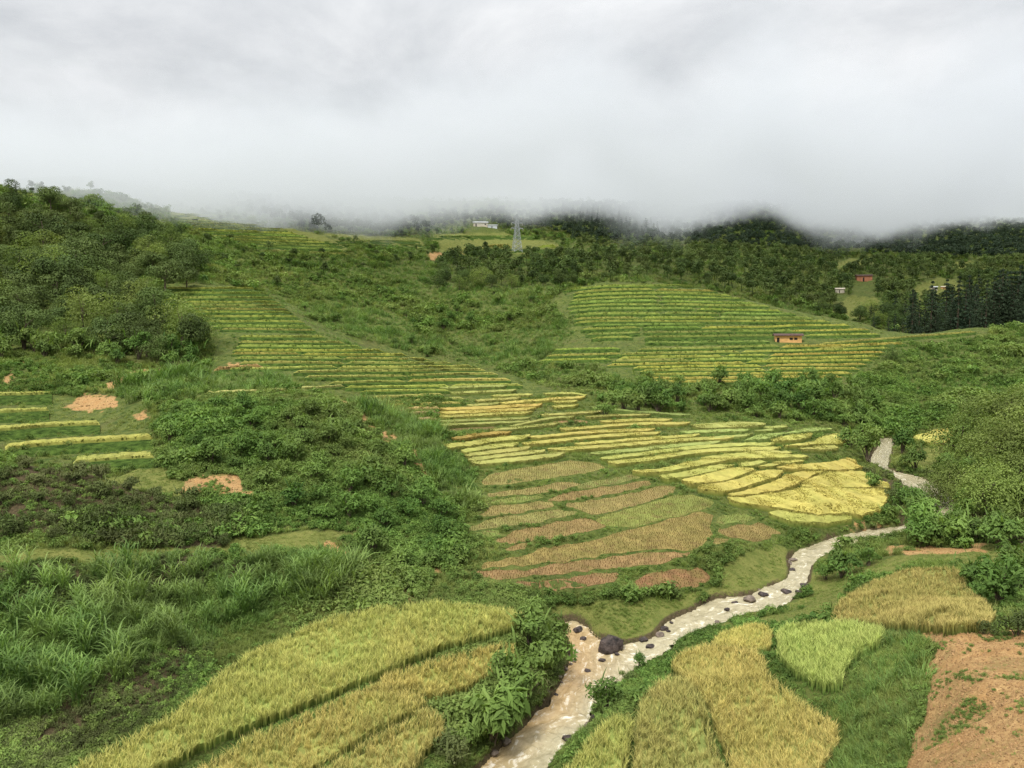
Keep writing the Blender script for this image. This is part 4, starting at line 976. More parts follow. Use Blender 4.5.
Z_FOREST = [([(-110,190),(0,201),(60,214),(110,224),(165,234),(186,246),(190,262),(204,278),(196,288),(140,300),(150,318),(168,332),(184,345),(200,358),(198,365),(180,367),(120,359),(60,352),(0,352),(-110,350)], 120, 330)]
Z_FARFOREST = [([(430,290),(440,268),(470,256),(520,252),(600,262),(580,242),(660,236),(760,246),(870,262),(940,262),(1140,240),(1140,332),(1024,330),(880,330),(800,306),(700,286),(640,274),(560,286),(490,290)], 262, 900)]
Z_TERRACE = [([(160,283),(265,287),(330,330),(400,350),(470,360),(560,392),(500,402),(380,398),(200,395),(215,350),(200,318)], 110, 225),
 ([(548,300),(600,282),(690,284),(800,308),(890,330),(990,322),(990,336),(905,352),(850,386),(640,386),(600,370),(540,362),(575,335)], 140, 262), ([(165,212),(240,212),(340,240),(350,250),(280,252),(205,235)], 240, 400), ([(-100,388),(150,400),(156,470),(60,468),(-100,440)], 70, 125)]
Z_VALLEY = [([(440,380),(600,385),(760,418),(860,424),(895,490),(850,525),(790,535),(720,590),(600,600),(460,582),(465,500),(480,470),(440,430)], 56, 142)]
Z_LEAFY = [([(160,405),(340,400),(430,470),(455,530),(430,590),(380,570),(330,535),(260,500),(170,480)], 50, 105)]
Z_REED = [([(342,396),(372,398),(430,430),(470,470),(482,500),(462,515),(440,490),(400,450),(350,408)], 68, 110), ([(205,372),(290,376),(290,390),(205,392),(120,396),(118,386)], 95, 140), ([(840,640),(905,600),(935,625),(925,690),(912,740),(905,800),(830,800),(842,720),(850,690)], 24, 46), ([(40,640),(120,590),(330,548),(360,560),(345,590),(220,640),(130,690),(0,730),(-110,760),(-110,600)], 30, 56)]
Z_DARK = [MUD[2], ([(0,700),(180,650),(215,645),(190,692),(120,740),(0,790)], 28, 50), ([(860,470),(912,530),(1000,545),(1100,545),(1100,470)], 62, 105), ([(550,640),(575,660),(560,700),(500,750),(480,745)], 38, 52)]
Z_RIGHT = [([(870,345),(1140,330),(1140,420),(960,415),(900,440),(880,440),(840,420)], 130, 235)]
zf = inzone(PV, Z_FOREST); zff = inzone(PV, Z_FARFOREST); zt = inzone(PV, Z_TERRACE); zv = inzone(PV, Z_VALLEY); zl = inzone(PV, Z_LEAFY); zr = inzone(PV, Z_REED); zd = inzone(PV, Z_DARK); zg = inzone(PV, Z_RIGHT); zlip = inzone(PV, [([(265,288),(285,300),(330,330),(372,349),(400,356),(396,364),(350,352),(318,340),(270,306)], 120, 240)]); zc_ = inzone(PV, CLEAR)
zh_ = np.zeros(len(PV), bool); HOUSES_AT = [(864.5, 281.5, 12), (840, 293, 8), (934, 289, 6), (944, 289, 5), (480, 226, 11), (493, 228, 8), (517, 252, 9), (788, 343, 18)]
for hx, hy, hw_ in HOUSES_AT: zh_ |= (np.abs(qx - hx) < hw_) & (qy > hy - 3) & (qy < hy + 15)
zc_ |= zh_; bare = (soil_v > .45)

# ---- ground cover
u = rgS.uniform(size=len(PV)); u2 = rgS.uniform(size=len(PV))
nz = vnoise(PV[:, 0], PV[:, 1], 5.5, 21) * .6 + vnoise(PV[:, 0], PV[:, 1], 17., 22) * .4
dens = np.clip(.20 + dv / 400, .2, .75)
meadow = moss_v > .4
kind = np.full(len(PV), -1)
gsel = (u < dens * 1.25)
kind[gsel] = np.where(nz[gsel] + (u2[gsel] - .5) * .5 > .5, 0, 1)              # 0 herb, 1 grass
kind[gsel & zl & (u2 < .75)] = 0
kind[gsel & zt] = np.where(u2[gsel & zt] < .06, 0, 1); kind[zt & (u > np.where(dv > 128, .35, .55) * dens)] = -1
gsel = gsel | (zv & (u < .75)); kind[gsel & zv] = np.where(u2[gsel & zv] < .18, 0, 1)
kind[gsel & zd & (u2 < .42)] = 2
kind[gsel & zr & (u2 < np.where(dv < 58, .34, .7))] = 3
kind[gsel & zlip & (u2 < .9)] = 3
kind[zf & (u > .3 * dens)] = -1
kind[gsel & zg & (u2 < .8)] = 0; zlt = inzone(PV, [([(290,300),(430,258),(520,290),(575,320),(560,378),(480,374),(400,350),(340,332)], 150, 420)]); kind[gsel & zlt] = np.where(u2[gsel & zlt] < .4, 0, np.where(u2[gsel & zlt] < .7, 1, 3)); zrs = inzone(PV, [Z_REED[2]]); kind[zrs & (u < .8) & (u2 < .55)] = 1; kind[zrs & (u < .5) & (u2 > .84)] = 3
kind[gsel & (dv > 150) & ~zt & (vnoise(PV[:, 0], PV[:, 1], 26., 28) > .52) & (u2 < .6)] = 3
kind[gsel & (mud_v > .5) & (u < .5 * dens) & (u2 < .7)] = 2
kind[(mud_v > .5) & (u > .6 * dens) & (sample(RIVER_D, PV[:, 0], PV[:, 1]) > .8)] = -1
kind[meadow] = np.where(u[meadow] < np.where(dv[meadow] > 200, .12, .62), 1, -1)
kind[bare & (u > np.where(vnoise(PV[:, 0], PV[:, 1], 1.6, 71) > .60, .5, .02))] = -1
kind[zff & (u > .6 * dens)] = -1; kind[zh_] = -1
big = np.clip((vnoise(PV[:, 0], PV[:, 1], 4.5, 27) - .55) * 4, 0, 1)
base = np.clip((dv / 58) ** .62, .7, 4.2) * (.6 + .5 * vnoise(PV[:, 0], PV[:, 1], 3.0, 23) + np.where(kind == 1, .2, .95) * big) * rgS.uniform(.7, 1.25, len(PV))
base = np.where(zt, base * np.where(dv < 128, .58, np.where(kind == 0, .34, .42)), base); base = np.where(zv, base * .62, base); base = np.where(meadow, base * .34, base); base = np.where(bare, base * .45, base)
base = np.where(zl, base * 1.15, base); base = np.where((kind == 3) & (dv > 150), base * .5, base)
near_plot = ~free(PV, margin=.45)
base = np.where(near_plot, base * .55, base)
near_water = sample(RIVER_D, PV[:, 0], PV[:, 1]) < .7
base = np.where(near_water, base * .6, base)
for k, (nm, cn, lab) in enumerate([('undergrowth', 'herb_patch', 'leafy herbs and weeds covering the slopes and banks'), ('grass', 'grass_tuft', 'green grass on the banks, bunds and hillsides'),
                                   ('dark_undergrowth', 'dark_patch', 'dark brownish scrub on the brown earth banks'), ('tall_grass', 'reed_tuft', 'tall bright green grass on the spur and weedy slopes')]):
    m_ = kind == k
    scatter(nm, cn, PV[m_] - np.array([0, 0, .05]), base[m_], rgS, lab)

# ---- single plants, each an object of its own
def place(parts, names, thing_name, label, cat, group, p, s, rz, sz=None):
    """copies the parts of one plant under a new thing"""
    root = empty(thing_name, p, rz); root.scale = (s, s, sz or s)
    for nm, me_ in zip(names, parts): link(nm, me_, root)
    tag(root, label, cat, group); return root
def place_one(me_, thing_name, label, cat, group, p, s, rz, sz=None):
    o = link(thing_name, me_); o.location = p; o.scale = (s, s, sz or s); o.rotation_euler = (0, 0, rz)
    tag(o, label, cat, group); return o

def pick(zone_mask, gap, most):
    c_ = np.where(zone_mask)[0]; k = spaced(PV[c_], gap[c_] if hasattr(gap, '__len__') else gap, most); return PV[c_][k]
# the wood on the left hillside
Pf = pick(zf, 6.0, 170)
for k, p in enumerate(Pf):
    edge = p[1] < 165
    sc = rgS.choice([.75, 1.0, 1.0, 1.3]) * rgS.uniform(.8, 1.15) * (.85 if edge else 1.0)
    place(TREES[rgS.integers(5)], ('crown', 'trunk'), 'broadleaf_tree', 'rounded broadleaf tree in the dense wood on the left hillside', 'tree', 'trees of the left hillside wood', p, sc, rgS.uniform(0, 6.28), sc * rgS.uniform(.8, 1.1))
# trees of the wooded slope behind the middle hill: the nearest ones
zff &= ~zc_
c_ = np.where(zff & (dv < 420) & (nz > .36))[0]; c_ = c_[np.argsort(dv[c_] + rgS.uniform(0, 60, len(c_)))]
k = spaced(PV[c_], 6.0, 60); Pn = PV[c_][k]
for p in Pn:
    sc = rgS.uniform(.6, .95)
    place(TREES[rgS.integers(5)], ('crown', 'trunk'), 'broadleaf_tree', 'small broadleaf tree in the wood behind the rounded middle hill', 'tree', 'trees behind the middle hill', p, sc, rgS.uniform(0, 6.28))
cfar = np.where(zff & ~inzone(PV, [([(540,205),(700,212),(740,205),(1140,230),(1140,262),(1000,262),(860,256),(760,250),(660,246),(600,244),(545,234)], 440, 1400)]) & (nz > .30) & (dv >= 300))[0]; kf = spaced(PV[cfar], 6.4); Pff = PV[cfar][kf]
if len(Pn): Pff = Pff[np.array([np.hypot(*(Pn[:, :2] - p[:2]).T).min() > 5 for p in Pff])]
scatter('distant_woods', 'far_tree', Pff, rgS.uniform(.65, 1.25, len(Pff)), rgS, 'far woods covering the slope below the clouds', .05)
# single trees and bushes scattered over all the farther slopes, and the dark ridge under the cloud
zdk = inzone(PV, [([(225,200),(420,222),(430,236),(400,240),(300,232),(240,214)], 390, 1100), ([(540,205),(700,212),(740,205),(1140,230),(1140,262),(1000,262),(860,256),(760,250),(660,246),(600,244),(545,234)], 440, 1400)])
cs_ = np.where(~zff & ~zdk & ~zf & ~zt & ~zc_ & ~zlt & (dv > 240) & (nz > np.where(dv < 460, .64, .5)))[0]; ks = spaced(PV[cs_], 8.5); P2 = PV[cs_][ks]
scatter('distant_bushes', 'far_tree', P2, rgS.uniform(.3, .75, len(P2)), rgS, 'scattered bushes and trees on the far slopes', .05)
Z_FIR = [([(560,214),(600,212),(660,236),(640,242),(600,248),(570,240)], 420, 1000)]
cf = np.where(inzone(PV, Z_FIR) & (nz > .42))[0]; kf = spaced(PV[cf], 7.0); P3 = PV[cf][kf]
scatter('distant_firs', 'far_fir', P3, rgS.uniform(.7, 1.3, len(P3)), rgS, 'dark firs on the distant ridge under the cloud', .03)
def dark_crown(seed):
    rg = np.random.default_rng(seed); mb = MB(); C, R = crown_clumps(rg, 9, 2.4, 3.0, 4.2, 1.1, 1.7); leafcloud(mb, C, R, 300, .8, .5, rg, shell=.7); return mb.mesh('dark_tree', M_conifer)
proto('dark_tree', [dark_crown(570 + k) for k in range(3)])
Z_DARKSLOPE = [([(225,200),(420,222),(430,236),(400,240),(300,232),(240,214)], 390, 1100), ([(430,214),(545,212),(545,232),(470,226),(430,232)], 600, 1100), ([(540,205),(700,212),(740,205),(1140,230),(1140,262),(1000,262),(860,256),(760,250),(660,246),(600,244),(545,234)], 440, 1400)]
cdk = np.where(inzone(PV, Z_DARKSLOPE) & ~zc_)[0]; kdk = spaced(PV[cdk], 5.6); P4 = PV[cdk][kdk]
scatter('dark_woods', 'dark_tree', P4, rgS.uniform(.7, 1.5, len(P4)), rgS, 'dark forest on the mountain slopes just under the cloud', .05)
# row of conifers on the right
xs = np.r_[np.linspace(876, 1030, 34), np.linspace(905, 1050, 32)] + rgS.uniform(-9, 9, 66)
yb = np.interp(xs, [865, 900, 930, 1024, 1060], [334, 331, 324, 322, 321]) + rgS.uniform(-2, 2, 66)
W_, ok = HT.hit(xs, np.maximum(yb, 300)); 
for k in range(66):
    s, t = px_to_s_t(xs[k], yb[k]); d = rgS.uniform(236, 300); p = np.array([s * d, d, 0]); p[2] = sample(ZB, p[0:1], p[1:2])[0]
    top = np.interp(xs[k], [865, 885, 930, 950, 1024], [304, 300, 293, 292, 276]) + rgS.choice([0, 0, 1], 1)[0] * 14 + rgS.uniform(-8, 12)
    h = -px_to_s_t(xs[k], top)[1] * -1 * d - p[2]; kk = rgS.integers(3); sc = max(.45, min(1.8, 1.12 * h / (13 + kk)))
    place(CONIFERS[kk], ('crown', 'trunk'), 'conifer_tree', 'dark pointed conifer in the row at the right end of the yellow ledge', 'conifer', 'row of conifers on the right', p, sc * 1.05, rgS.uniform(0, 6.28), sc)

# named shrubs and trees: column, row of the foot, height in the photograph, kind, label
def at(px, py): return HT.hit(px, py)[0][0]
NAMED = [
 (842,577,34,'s','bushy green shrub standing over the stream bend, right bank'), (826,580,20,'s','smaller shrub left of the bushy one at the stream bend'), (868,566,20,'s','low spreading shrub to the right of the stream bend'),
 (606,712,36,'s','dense green shrub overhanging the water, right bank near the bottom'), (640,668,16,'s','small leafy shrub hugging the right bank across from the boulder'), (626,682,14,'d','small dark shrub on the right bank across from the boulder'),
 (490,742,70,'b','large leafed shrub with drooping pale leaves, left bank'), (520,712,50,'s','dark leafy shrub between the drooping one and the hanging ferns, left bank'), (545,672,56,'s','tall shrub on the left bank where the muddy branch comes in'), (530,650,44,'s','shrub at the tip of the pointed golden field'), (470,752,40,'s','shrub at the corner of the bottom golden field'), (452,765,36,'d','shrub at the bottom edge of the left bank'), (556,650,34,'s','shrub nearest the top of the muddy branch'), (505,690,40,'s','shrub beside the lower corner of the pointed golden field'),
 (892,362,20,'t','lone dark round tree at the right end of the striped hill face'), (252,225,10,'t','tiny lone tree on the crest of the high terraced slope'), (16,196,12,'c','lone conifer poking up at the upper left corner of the wood'),
 (975,432,46,'T','tree with a pale crown above the small yellow field'), (1030,470,70,'T','tall tree partly cut off by the right edge in the thicket'), (952,502,44,'T','bushy tree in the thicket right of the upper river bend'), (1000,478,58,'T','tree standing between the bright round one and the right edge'), (930,540,34,'T','low bright tree at the foot of the thicket by the stream'),
 (966,470,60,'T','round bright green tree left of center on the right thicket'), (1008,440,62,'T','pale green tree at the right edge above the thicket'), (985,520,58,'T','tree in the middle of the right thicket'), (938,512,34,'T','tree at the left tip of the right thicket by the upper river'), (1020,505,60,'T','tree at the right edge in the thicket'), (955,545,40,'s','shrub above the orange path, right bank'),(925,545,34,'s','shrub at the left end of the orange path'), (1000,548,40,'s','shrub above the right end of the orange path'),
 (988,470,50,'T','tree tucked behind the round bright one in the right thicket'), (1022,420,40,'T','tree highest on the right thicket at the edge'), (916,470,26,'s','bush on the far bank of the upper river'), (868,462,30,'s','bush in front of the upper river beside the yellow fan'), (850,447,24,'s','bush at the right rim of the yellow fan'), (872,490,18,'s','small bush on the point between the fan and the upper river'), (902,455,26,'s','bush between the upper river and the small yellow field'),
 (1000,606,52,'s','large bush at the right edge above the bare soil'), (975,585,34,'s','bush beside the tan field, right bank'), (1020,590,50,'s','bush at the right edge behind the tan field'), (1018,635,26,'d','dark low bush at the edge of the bare soil'), (985,634,16,'d','low weeds bush on the lip of the bare soil'),
]
KIND = {'s': (SHRUBS, ('foliage', 'stem'), 'shrub', 'shrub', 1.45), 'd': (DSHRUBS, ('foliage', 'stem'), 'shrub', 'shrub', 1.2), 'b': (BIGLEAF, ('foliage', 'stem'), 'shrub', 'shrub', 1.6), 't': (TREES, ('crown', 'trunk'), 'broadleaf_tree', 'tree', 9.), 'T': (BTREES, ('crown', 'trunk'), 'broadleaf_tree', 'tree', 6.5), 'c': (CONIFERS, ('crown', 'trunk'), 'conifer_tree', 'conifer', 14.)}
for (x, y, hp, kd, lab) in NAMED:
    p = at(x, y); ms, nms, tn, cat, h0 = KIND[kd]; sc = hp / F * p[1] / h0
    place(ms[rgS.integers(len(ms))], nms, tn, lab, cat, None, p - np.array([0, 0, .05]), sc, rgS.uniform(0, 6.28))
# groups of shrubs
GROUPS = [
 ([([(-40,340),(60,346),(120,350),(180,354),(204,350),(210,358),(190,369),(120,366),(60,358),(-40,362)], 110, 170)], 2.6, 30, 2.0, 3.4, SHRUBS, 'bush along the lower edge of the left hillside wood', 'bushes at the edge of the wood'),
 ([([(590,424),(600,398),(650,386),(700,384),(850,386),(880,410),(870,440),(842,426),(760,417),(690,414)], 120, 165)], 2.6, 75, 1.7, 3.0, SHRUBS, 'bush in the hedge like belt between the yellow fan and the middle hill', 'bushes below the middle hill'),
 ([([(330,300),(430,270),(470,290),(540,300),(560,330),(530,380),(470,372),(410,352),(350,340),(300,310)], 170, 330)], 5.5, 34, 1.2, 2.6, SHRUBS, 'bush on the scrubby gully between the two terraced hills', 'bushes of the gully'),
 ([([(170,410),(320,404),(400,450),(450,530),(430,585),(390,565),(340,530),(262,500),(255,470),(170,470)], 50, 102)], 2.3, 66, 1.0, 2.0, SHRUBS, 'leafy bush on the bushy spur at center left', 'bushes of the spur'),
 ([([(0,452),(90,470),(120,485),(200,500),(240,515),(240,545),(100,545),(0,545)], 50, 70)], 2.0, 34, .8, 1.5, DSHRUBS, 'dark bush on the brown bank above the grassy path', 'bushes on the brown bank'),
 ([([(905,548),(895,515),(925,495),(960,470),(985,410),(1024,380),(1100,370),(1100,545)], 62, 105)], 2.1, 60, 1.5, 2.6, SHRUBS, 'bush in the thicket on the right bank of the stream', 'bushes of the right thicket'),
 ([([(430,560),(470,580),(560,610),(535,640),(525,600),(440,590),(400,596),(390,575)], 46, 66)], 1.6, 22, .5, .95, SHRUBS, 'low bush between the harvested terraces and the big curved field', 'low bushes under the harvested terraces'),
]
for zn, gap, most, s0, s1, ms, lab, grp in GROUPS:
    for p in pick(inzone(PV, zn) & free(PV, margin=.7) & ~bare & (sample(RIVER_D, PV[:, 0], PV[:, 1]) > .8), gap, most):
        sc = rgS.uniform(s0, s1); place(ms[rgS.integers(len(ms))], ('foliage', 'stem'), 'shrub', lab, 'shrub', grp, p - np.array([0, 0, .1]), sc, rgS.uniform(0, 6.28), sc * rgS.uniform(.75, 1.0))
# cane on the near left bank
Z_CANE = [([(-110,640),(0,600),(20,575),(60,590),(130,572),(240,566),(330,558),(365,585),(345,596),(240,628),(190,640),(160,652),(110,700),(0,730),(-110,760)], 32, 54)]
for p in pick(inzone(PV, Z_CANE), .95, 95):
    sc = rgS.uniform(.75, 1.15); place_one(CANES[rgS.integers(4)], 'cane_clump', 'clump of tall arching cane leaves on the steep near left bank', 'cane', 'cane clumps on the left bank', p, sc, rgS.uniform(0, 6.28))
for p in pick(inzone(PV, [([(118,400),(200,380),(205,398),(160,412),(140,418)], 85, 125)]), 1.5, 20):
    sc = rgS.uniform(.8, 1.2); place_one(CANES[rgS.integers(4)], 'cane_clump', 'bluish clump of tall cane on the shelf by the orange slip', 'cane', 'cane clumps on the shelf', p, sc, rgS.uniform(0, 6.28))

# ------------------------------------------------------------------ water
def water_mat():
    m, nt = newmat('muddy_water')
    uvx = attr(nt, 'along'); uvy = attr(nt, 'across'); ochre = attr(nt, 'ochre'); fast = attr(nt, 'fast')
    cv = nt.nodes.new('ShaderNodeCombineXYZ'); nt.links.new(math_(nt, 'MULTIPLY', uvx, .35), cv.inputs[0]); nt.links.new(uvy, cv.inputs[1])
    pos = nt.nodes.new('ShaderNodeNewGeometry').outputs['Position']
    n1 = noise(nt, 1.5, 6, .65, cv.outputs[0], .8); n2 = noise(nt, 2.2, 5, .6, pos, .5)
    mud = mixrgb(nt, maprange(nt, n2, .3, .7), (.29, .25, .145), (.40, .355, .225))
    oc = mixrgb(nt, maprange(nt, n2, .3, .7), (.31, .205, .09), (.41, .285, .135))
    c = mixrgb(nt, ochre, mud, oc)
    c = mixrgb(nt, 1.0, c, maprange(nt, n1, .32, .68, .80, 1.12), 'MULTIPLY')
    foam = maprange(nt, math_(nt, 'ADD', math_(nt, 'MULTIPLY', n1, .75), math_(nt, 'MULTIPLY', n2, .35)), .60, .74)
    foam = math_(nt, 'MULTIPLY', foam, fast)
    c = mixrgb(nt, math_(nt, 'MULTIPLY', foam, .85), c, (.74, .72, .66))
    b = N(nt, 'ShaderNodeBsdfPrincipled'); b.inputs['Specular IOR Level'].default_value = .4
    nt.links.new(c, b.inputs['Base Color']); nt.links.new(maprange(nt, foam, 0, 1, .16, .7), b.inputs['Roughness'])
    bp = N(nt, 'ShaderNodeBump', i_Strength=.8, i_Distance=.14); nt.links.new(math_(nt, 'ADD', n1, n2), bp.inputs['Height']); nt.links.new(bp.outputs[0], b.inputs['Normal'])
    o = nt.nodes.new('ShaderNodeOutputMaterial'); nt.links.new(b.outputs[0], o.inputs[0])
    return m
M_water = water_mat()
na, nb_ = 420, 15
uu = np.linspace(0, 1, na); L_ = np.stack([np.interp(uu * (n_r - 1), np.arange(n_r), bl[:, a]) for a in range(3)], -1); R_r = np.stack([np.interp(uu * (n_r - 1), np.arange(n_r), br[:, a]) for a in range(3)], -1)
v = np.linspace(-.04, 1.04, nb_)
Wv = L_[:, None] * (1 - v)[None, :, None] + R_r[:, None] * v[None, :, None]
Wv[..., 2] = (L_[:, 2] * .5 + R_r[:, 2] * .5)[:, None]
along = np.r_[0, np.cumsum(np.linalg.norm(np.diff(cen_ := (L_ + R_r) / 2, axis=0), axis=1))]; wid = np.linalg.norm(L_ - R_r, axis=1)
AL = np.broadcast_to(along[:, None], (na, nb_)); AC = (v[None] - .5) * wid[:, None]
wpx, wpy = proj(Wv[..., 0], Wv[..., 1], Wv[..., 2])
ochre = np.clip((640 - wpx) / 60, 0, 1) * np.clip((wpy - 618) / 15, 0, 1) * np.clip(1.15 - (v[None] * 1.0) + np.clip((700 - wpy) / 120, -.4, .5), 0, 1)
fast = np.interp(along, [0, 6, 12, 20, 30, 42, 50, 70, 95, 110], [1, 1, .75, .9, .95, .8, .6, .45, .55, .5])
Wv[..., 2] += (vnoise(AL * .5, AC, .55, 31) - .5) * .26 * fast[:, None] + (vnoise(AL, AC, .28, 32) - .5) * .10
ii = np.arange(na * nb_).reshape(na, nb_); qd = np.stack([ii[:-1, :-1], ii[:-1, 1:], ii[1:, 1:], ii[1:, :-1]], -1).reshape(-1, 4)
me = mesh_np('river', Wv.reshape(-1, 3), qd.ravel(), np.full(len(qd), 4), M_water, {'along': AL.ravel(), 'across': AC.ravel(), 'ochre': ochre.ravel(), 'fast': np.broadcast_to(fast[:, None], AL.shape).ravel()}, True)
setting(link('river', me), 'structure', 'muddy stream with white rapids winding between the fields')

# ------------------------------------------------------------------ rocks
M_rock = plain_mat('wet_dark_rock', (.030, .024, .022), .5, .5, 2.2, .8, (.085, .064, .056))
M_rock2 = plain_mat('brown_rock', (.14, .11, .085), .7, .4, 3, .6)
def rock_mesh(seed, mat, sx=1, sy=.8, sz=.7, sub=3):
    import bmesh
    rg = np.random.default_rng(seed); bm = bmesh.new(); bmesh.ops.create_icosphere(bm, subdivisions=sub, radius=1)
    P = np.array([v.co for v in bm.verts])
    for _ in range(9):                                          # broken faces
        nrm = rg.normal(size=3); nrm /= np.linalg.norm(nrm); k = rg.uniform(.55, .85); dd = P @ nrm
        P -= np.maximum(dd - k, 0)[:, None] * nrm * .9
    P *= (1 + .16 * (vnoise(P[:, 0] * 3 + P[:, 2], P[:, 1] * 3 - P[:, 2], 1.0, seed) - .5))[:, None]
    P *= np.array([sx, sy, sz])
    for v, p in zip(bm.verts, P): v.co = p
    me_ = bpy.data.meshes.new('rock'); bm.to_mesh(me_); bm.free(); me_.materials.append(mat); return me_
ROCKS = [rock_mesh(600 + k, M_rock) for k in range(4)]; ROCKS2 = [rock_mesh(610 + k, M_rock2) for k in range(3)]
BR = rock_mesh(640, M_rock, 1.05, .9, .85, 4)
def rock(px, py, wpx_, label, me_=None, cat='rock', group=None, tall=1.0):
    p = at(px, py); z = sample(np.where(RIVER_IN, ZB, ZB), p[0:1], p[1:2])[0]
    j = np.argmin(np.hypot(cen[:, 0] - p[0], cen[:, 1] - p[1])); wz_ = cen[j, 2]
    s = wpx_ / F * p[1] / 2
    o = link('boulder' if wpx_ > 24 else 'rock', me_ or ROCKS[rgS.integers(4)]); o.location = (p[0], p[1], max(wz_, z) + s * .12 * tall); o.scale = (s, s, s * tall); o.rotation_euler = (rgS.normal(0, .12), rgS.normal(0, .12), rgS.uniform(0, 6.28))
    tag(o, label, cat, group)
rock(611, 652, 33, 'big dark boulder in the stream where the muddy branch joins', BR, 'boulder', tall=1.05)
for x, y, w_, lab in [(650,656,11,'dark rock in the rapids to the right of the big boulder'),(617,664,6,'small rock just below the big boulder'),(602,670,9,'flat rock in the ochre water under the big boulder'),(588,681,8,'flat rock above the overhanging shrub by the ochre water'),(583,648,8,'flat pale rock left of the big boulder'),(578,637,12,'dark rock at the mouth of the muddy branch'),(663,632,12,'dark flat rock under the meadow edge'),(671,626,6,'small rock off the meadow edge'),(735,612,8,'rounded rock left of the largest midstream rock'),(749,609,16,'largest brown rock in midstream below the meadow'),(727,618,7,'small rock under the pair in midstream'),(754,619,8,'pale rock nearest the right bank in midstream'),(763,602,12,'low rock just upstream of the largest midstream rock'),(786,599,12,'flat rock along the right bank upstream'),(594,717,8,'dark rock at the foot of the overhanging shrub'),(792,573,8,'dark rock at the upstream tip of the meadow'),(668,637,6,'tiny rock in the white water off the meadow')]:
    rock(x, y, w_, lab, None if w_ < 14 else ROCKS2[0], tall=.8)
for k in range(16):
    u_ = k / 15; rock(573 - 33 * u_ + rgS.uniform(-4, 4), 660 + 40 * u_ + rgS.uniform(-4, 4), rgS.uniform(4, 8), 'brown stone among the loose stones along the muddy left bank', ROCKS2[rgS.integers(3)], 'stone', 'stones on the left bank', .8)
for k in range(18):
    j = rgS.integers(14, 112); e_ = (bl if k % 3 else br)[j]; w_ = rgS.uniform(.18, .5)
    o = link('rock', (ROCKS + ROCKS2)[rgS.integers(7)]); o.location = (e_[0] + rgS.normal(0, .22), e_[1] + rgS.normal(0, .22), e_[2] + w_ * .15); o.scale = (w_, w_, w_ * .7); o.rotation_euler = (0, 0, rgS.uniform(0, 6.28))
    tag(o, 'small wet stone lying at the water line of the stream', 'stone', 'stones along the water line')
# clods and stones on the bare soil
M_clod = plain_mat('soil_clod', (.27, .165, .075), .95, .3, 6, .4)
CLODS = [rock_mesh(620 + k, M_clod, 1, .85, .7, 2) for k in range(3)]
proto('clod', CLODS)
pc = PV[sample(soilG, PV[:, 0], PV[:, 1]) > .4]; pc = pc[rgS.uniform(size=len(pc)) < .22]; pc = np.repeat(pc, 3, 0); pc[:, :2] += rgS.normal(0, .4, (len(pc), 2)); pc[:, 2] = sample(ZB, pc[:, 0], pc[:, 1])
pc = pc[sample(soilG, pc[:, 0], pc[:, 1]) > .4]
scatter('gravel', 'clod', pc, np.abs(rgS.normal(0, .032, len(pc))) * np.clip(pc[:, 1] / 40, .6, 3) + .02, rgS, 'loose clods and stones on the bare orange soil', .8)

# ------------------------------------------------------------------ houses
M_mudwall = plain_mat('ochre_mud_wall', (.56, .33, .13), .9, .15, 1.5); M_orange = plain_mat('orange_wall', (.42, .18, .10), .9, .15, .8)
M_roofb = plain_mat('brown_roof', (.075, .045, .038), .85, .3, 2); M_pale = plain_mat('pale_wall', (.52, .46, .36), .9, .12, 1); M_white = plain_mat('white_roof', (.55, .57, .58), .6, .08, 1); M_holes = plain_mat('dark_opening', (.02, .018, .016), .9, .2, 2)
def house(px, py, wpx_, hpx, label, wall, roof, name='house', depth=.55, openings=2, cat='house', d=None, gable=.3):
    if d: s, t = px_to_s_t(px, py); p = np.array([s * d, d, t * d])
    else: p = at(px, py)
    w_ = wpx_ / F * p[1]; h = hpx / F * p[1]; dp = w_ * depth; rz = -math.atan2(p[0], p[1]) * .6
    r = empty(name, p, rz); mb = MB(); hw = h * .80
    mb.box((0, dp / 2, hw / 2 - .6), (w_, dp, hw + 1.2)); mb.build('wall', wall, r)
    mb = MB(); e = w_ * .04 + .2; zt_ = h
    V_ = [(-w_ / 2 - e, -e, hw - .05), (w_ / 2 + e, -e, hw - .05), (w_ / 2 + e, dp / 2, zt_), (-w_ / 2 - e, dp / 2, zt_), (w_ / 2 + e, dp + e, hw - .05), (-w_ / 2 - e, dp + e, hw - .05)]
    V_ += [(x, y, z_ + .14) for x, y, z_ in V_]
    mb.add(V_, [(6, 7, 8, 9), (9, 8, 10, 11), (3, 2, 1, 0), (5, 4, 2, 3), (0, 1, 7, 6), (4, 5, 11, 10)]); mb.add(V_, [(1, 2, 8, 7), (2, 4, 10, 8), (3, 0, 6, 9), (5, 3, 9, 11)]); mb.build('roof', roof, r)
    for k in range(openings):
        mb = MB(); x = -w_ / 2 + w_ * (k + .5) / openings + (w_ * .1 if k % 2 else -w_ * .06)
        if k == 0: mb.box((x, -.012, hw * .36), (w_ * .10, .03, hw * .72)); mb.build('door', M_holes, r)
        else: mb.box((x, -.012, hw * .55), (w_ * .12, .03, hw * .32)); mb.build('window', M_holes, r)
    tag(r, label, cat); return r
house(788.5, 342.6, 25, 8.6, 'long low ochre mud shed with a brown roof on the middle hill', M_mudwall, M_roofb, 'shed', .4, 3, 'shed')
house(864.5, 281.5, 14, 7, 'orange red building among the trees beyond the middle hill', M_orange, M_roofb, 'house', .6, 1)
house(840, 293, 8, 5, 'small pale hut among the trees below the orange building', M_pale, M_pale, 'hut', .6, 1, 'hut')
house(934, 289.5, 6, 3, 'tiny pale hut on the far green slope behind the conifers', M_pale, M_white, 'hut', .6, 1, 'hut')
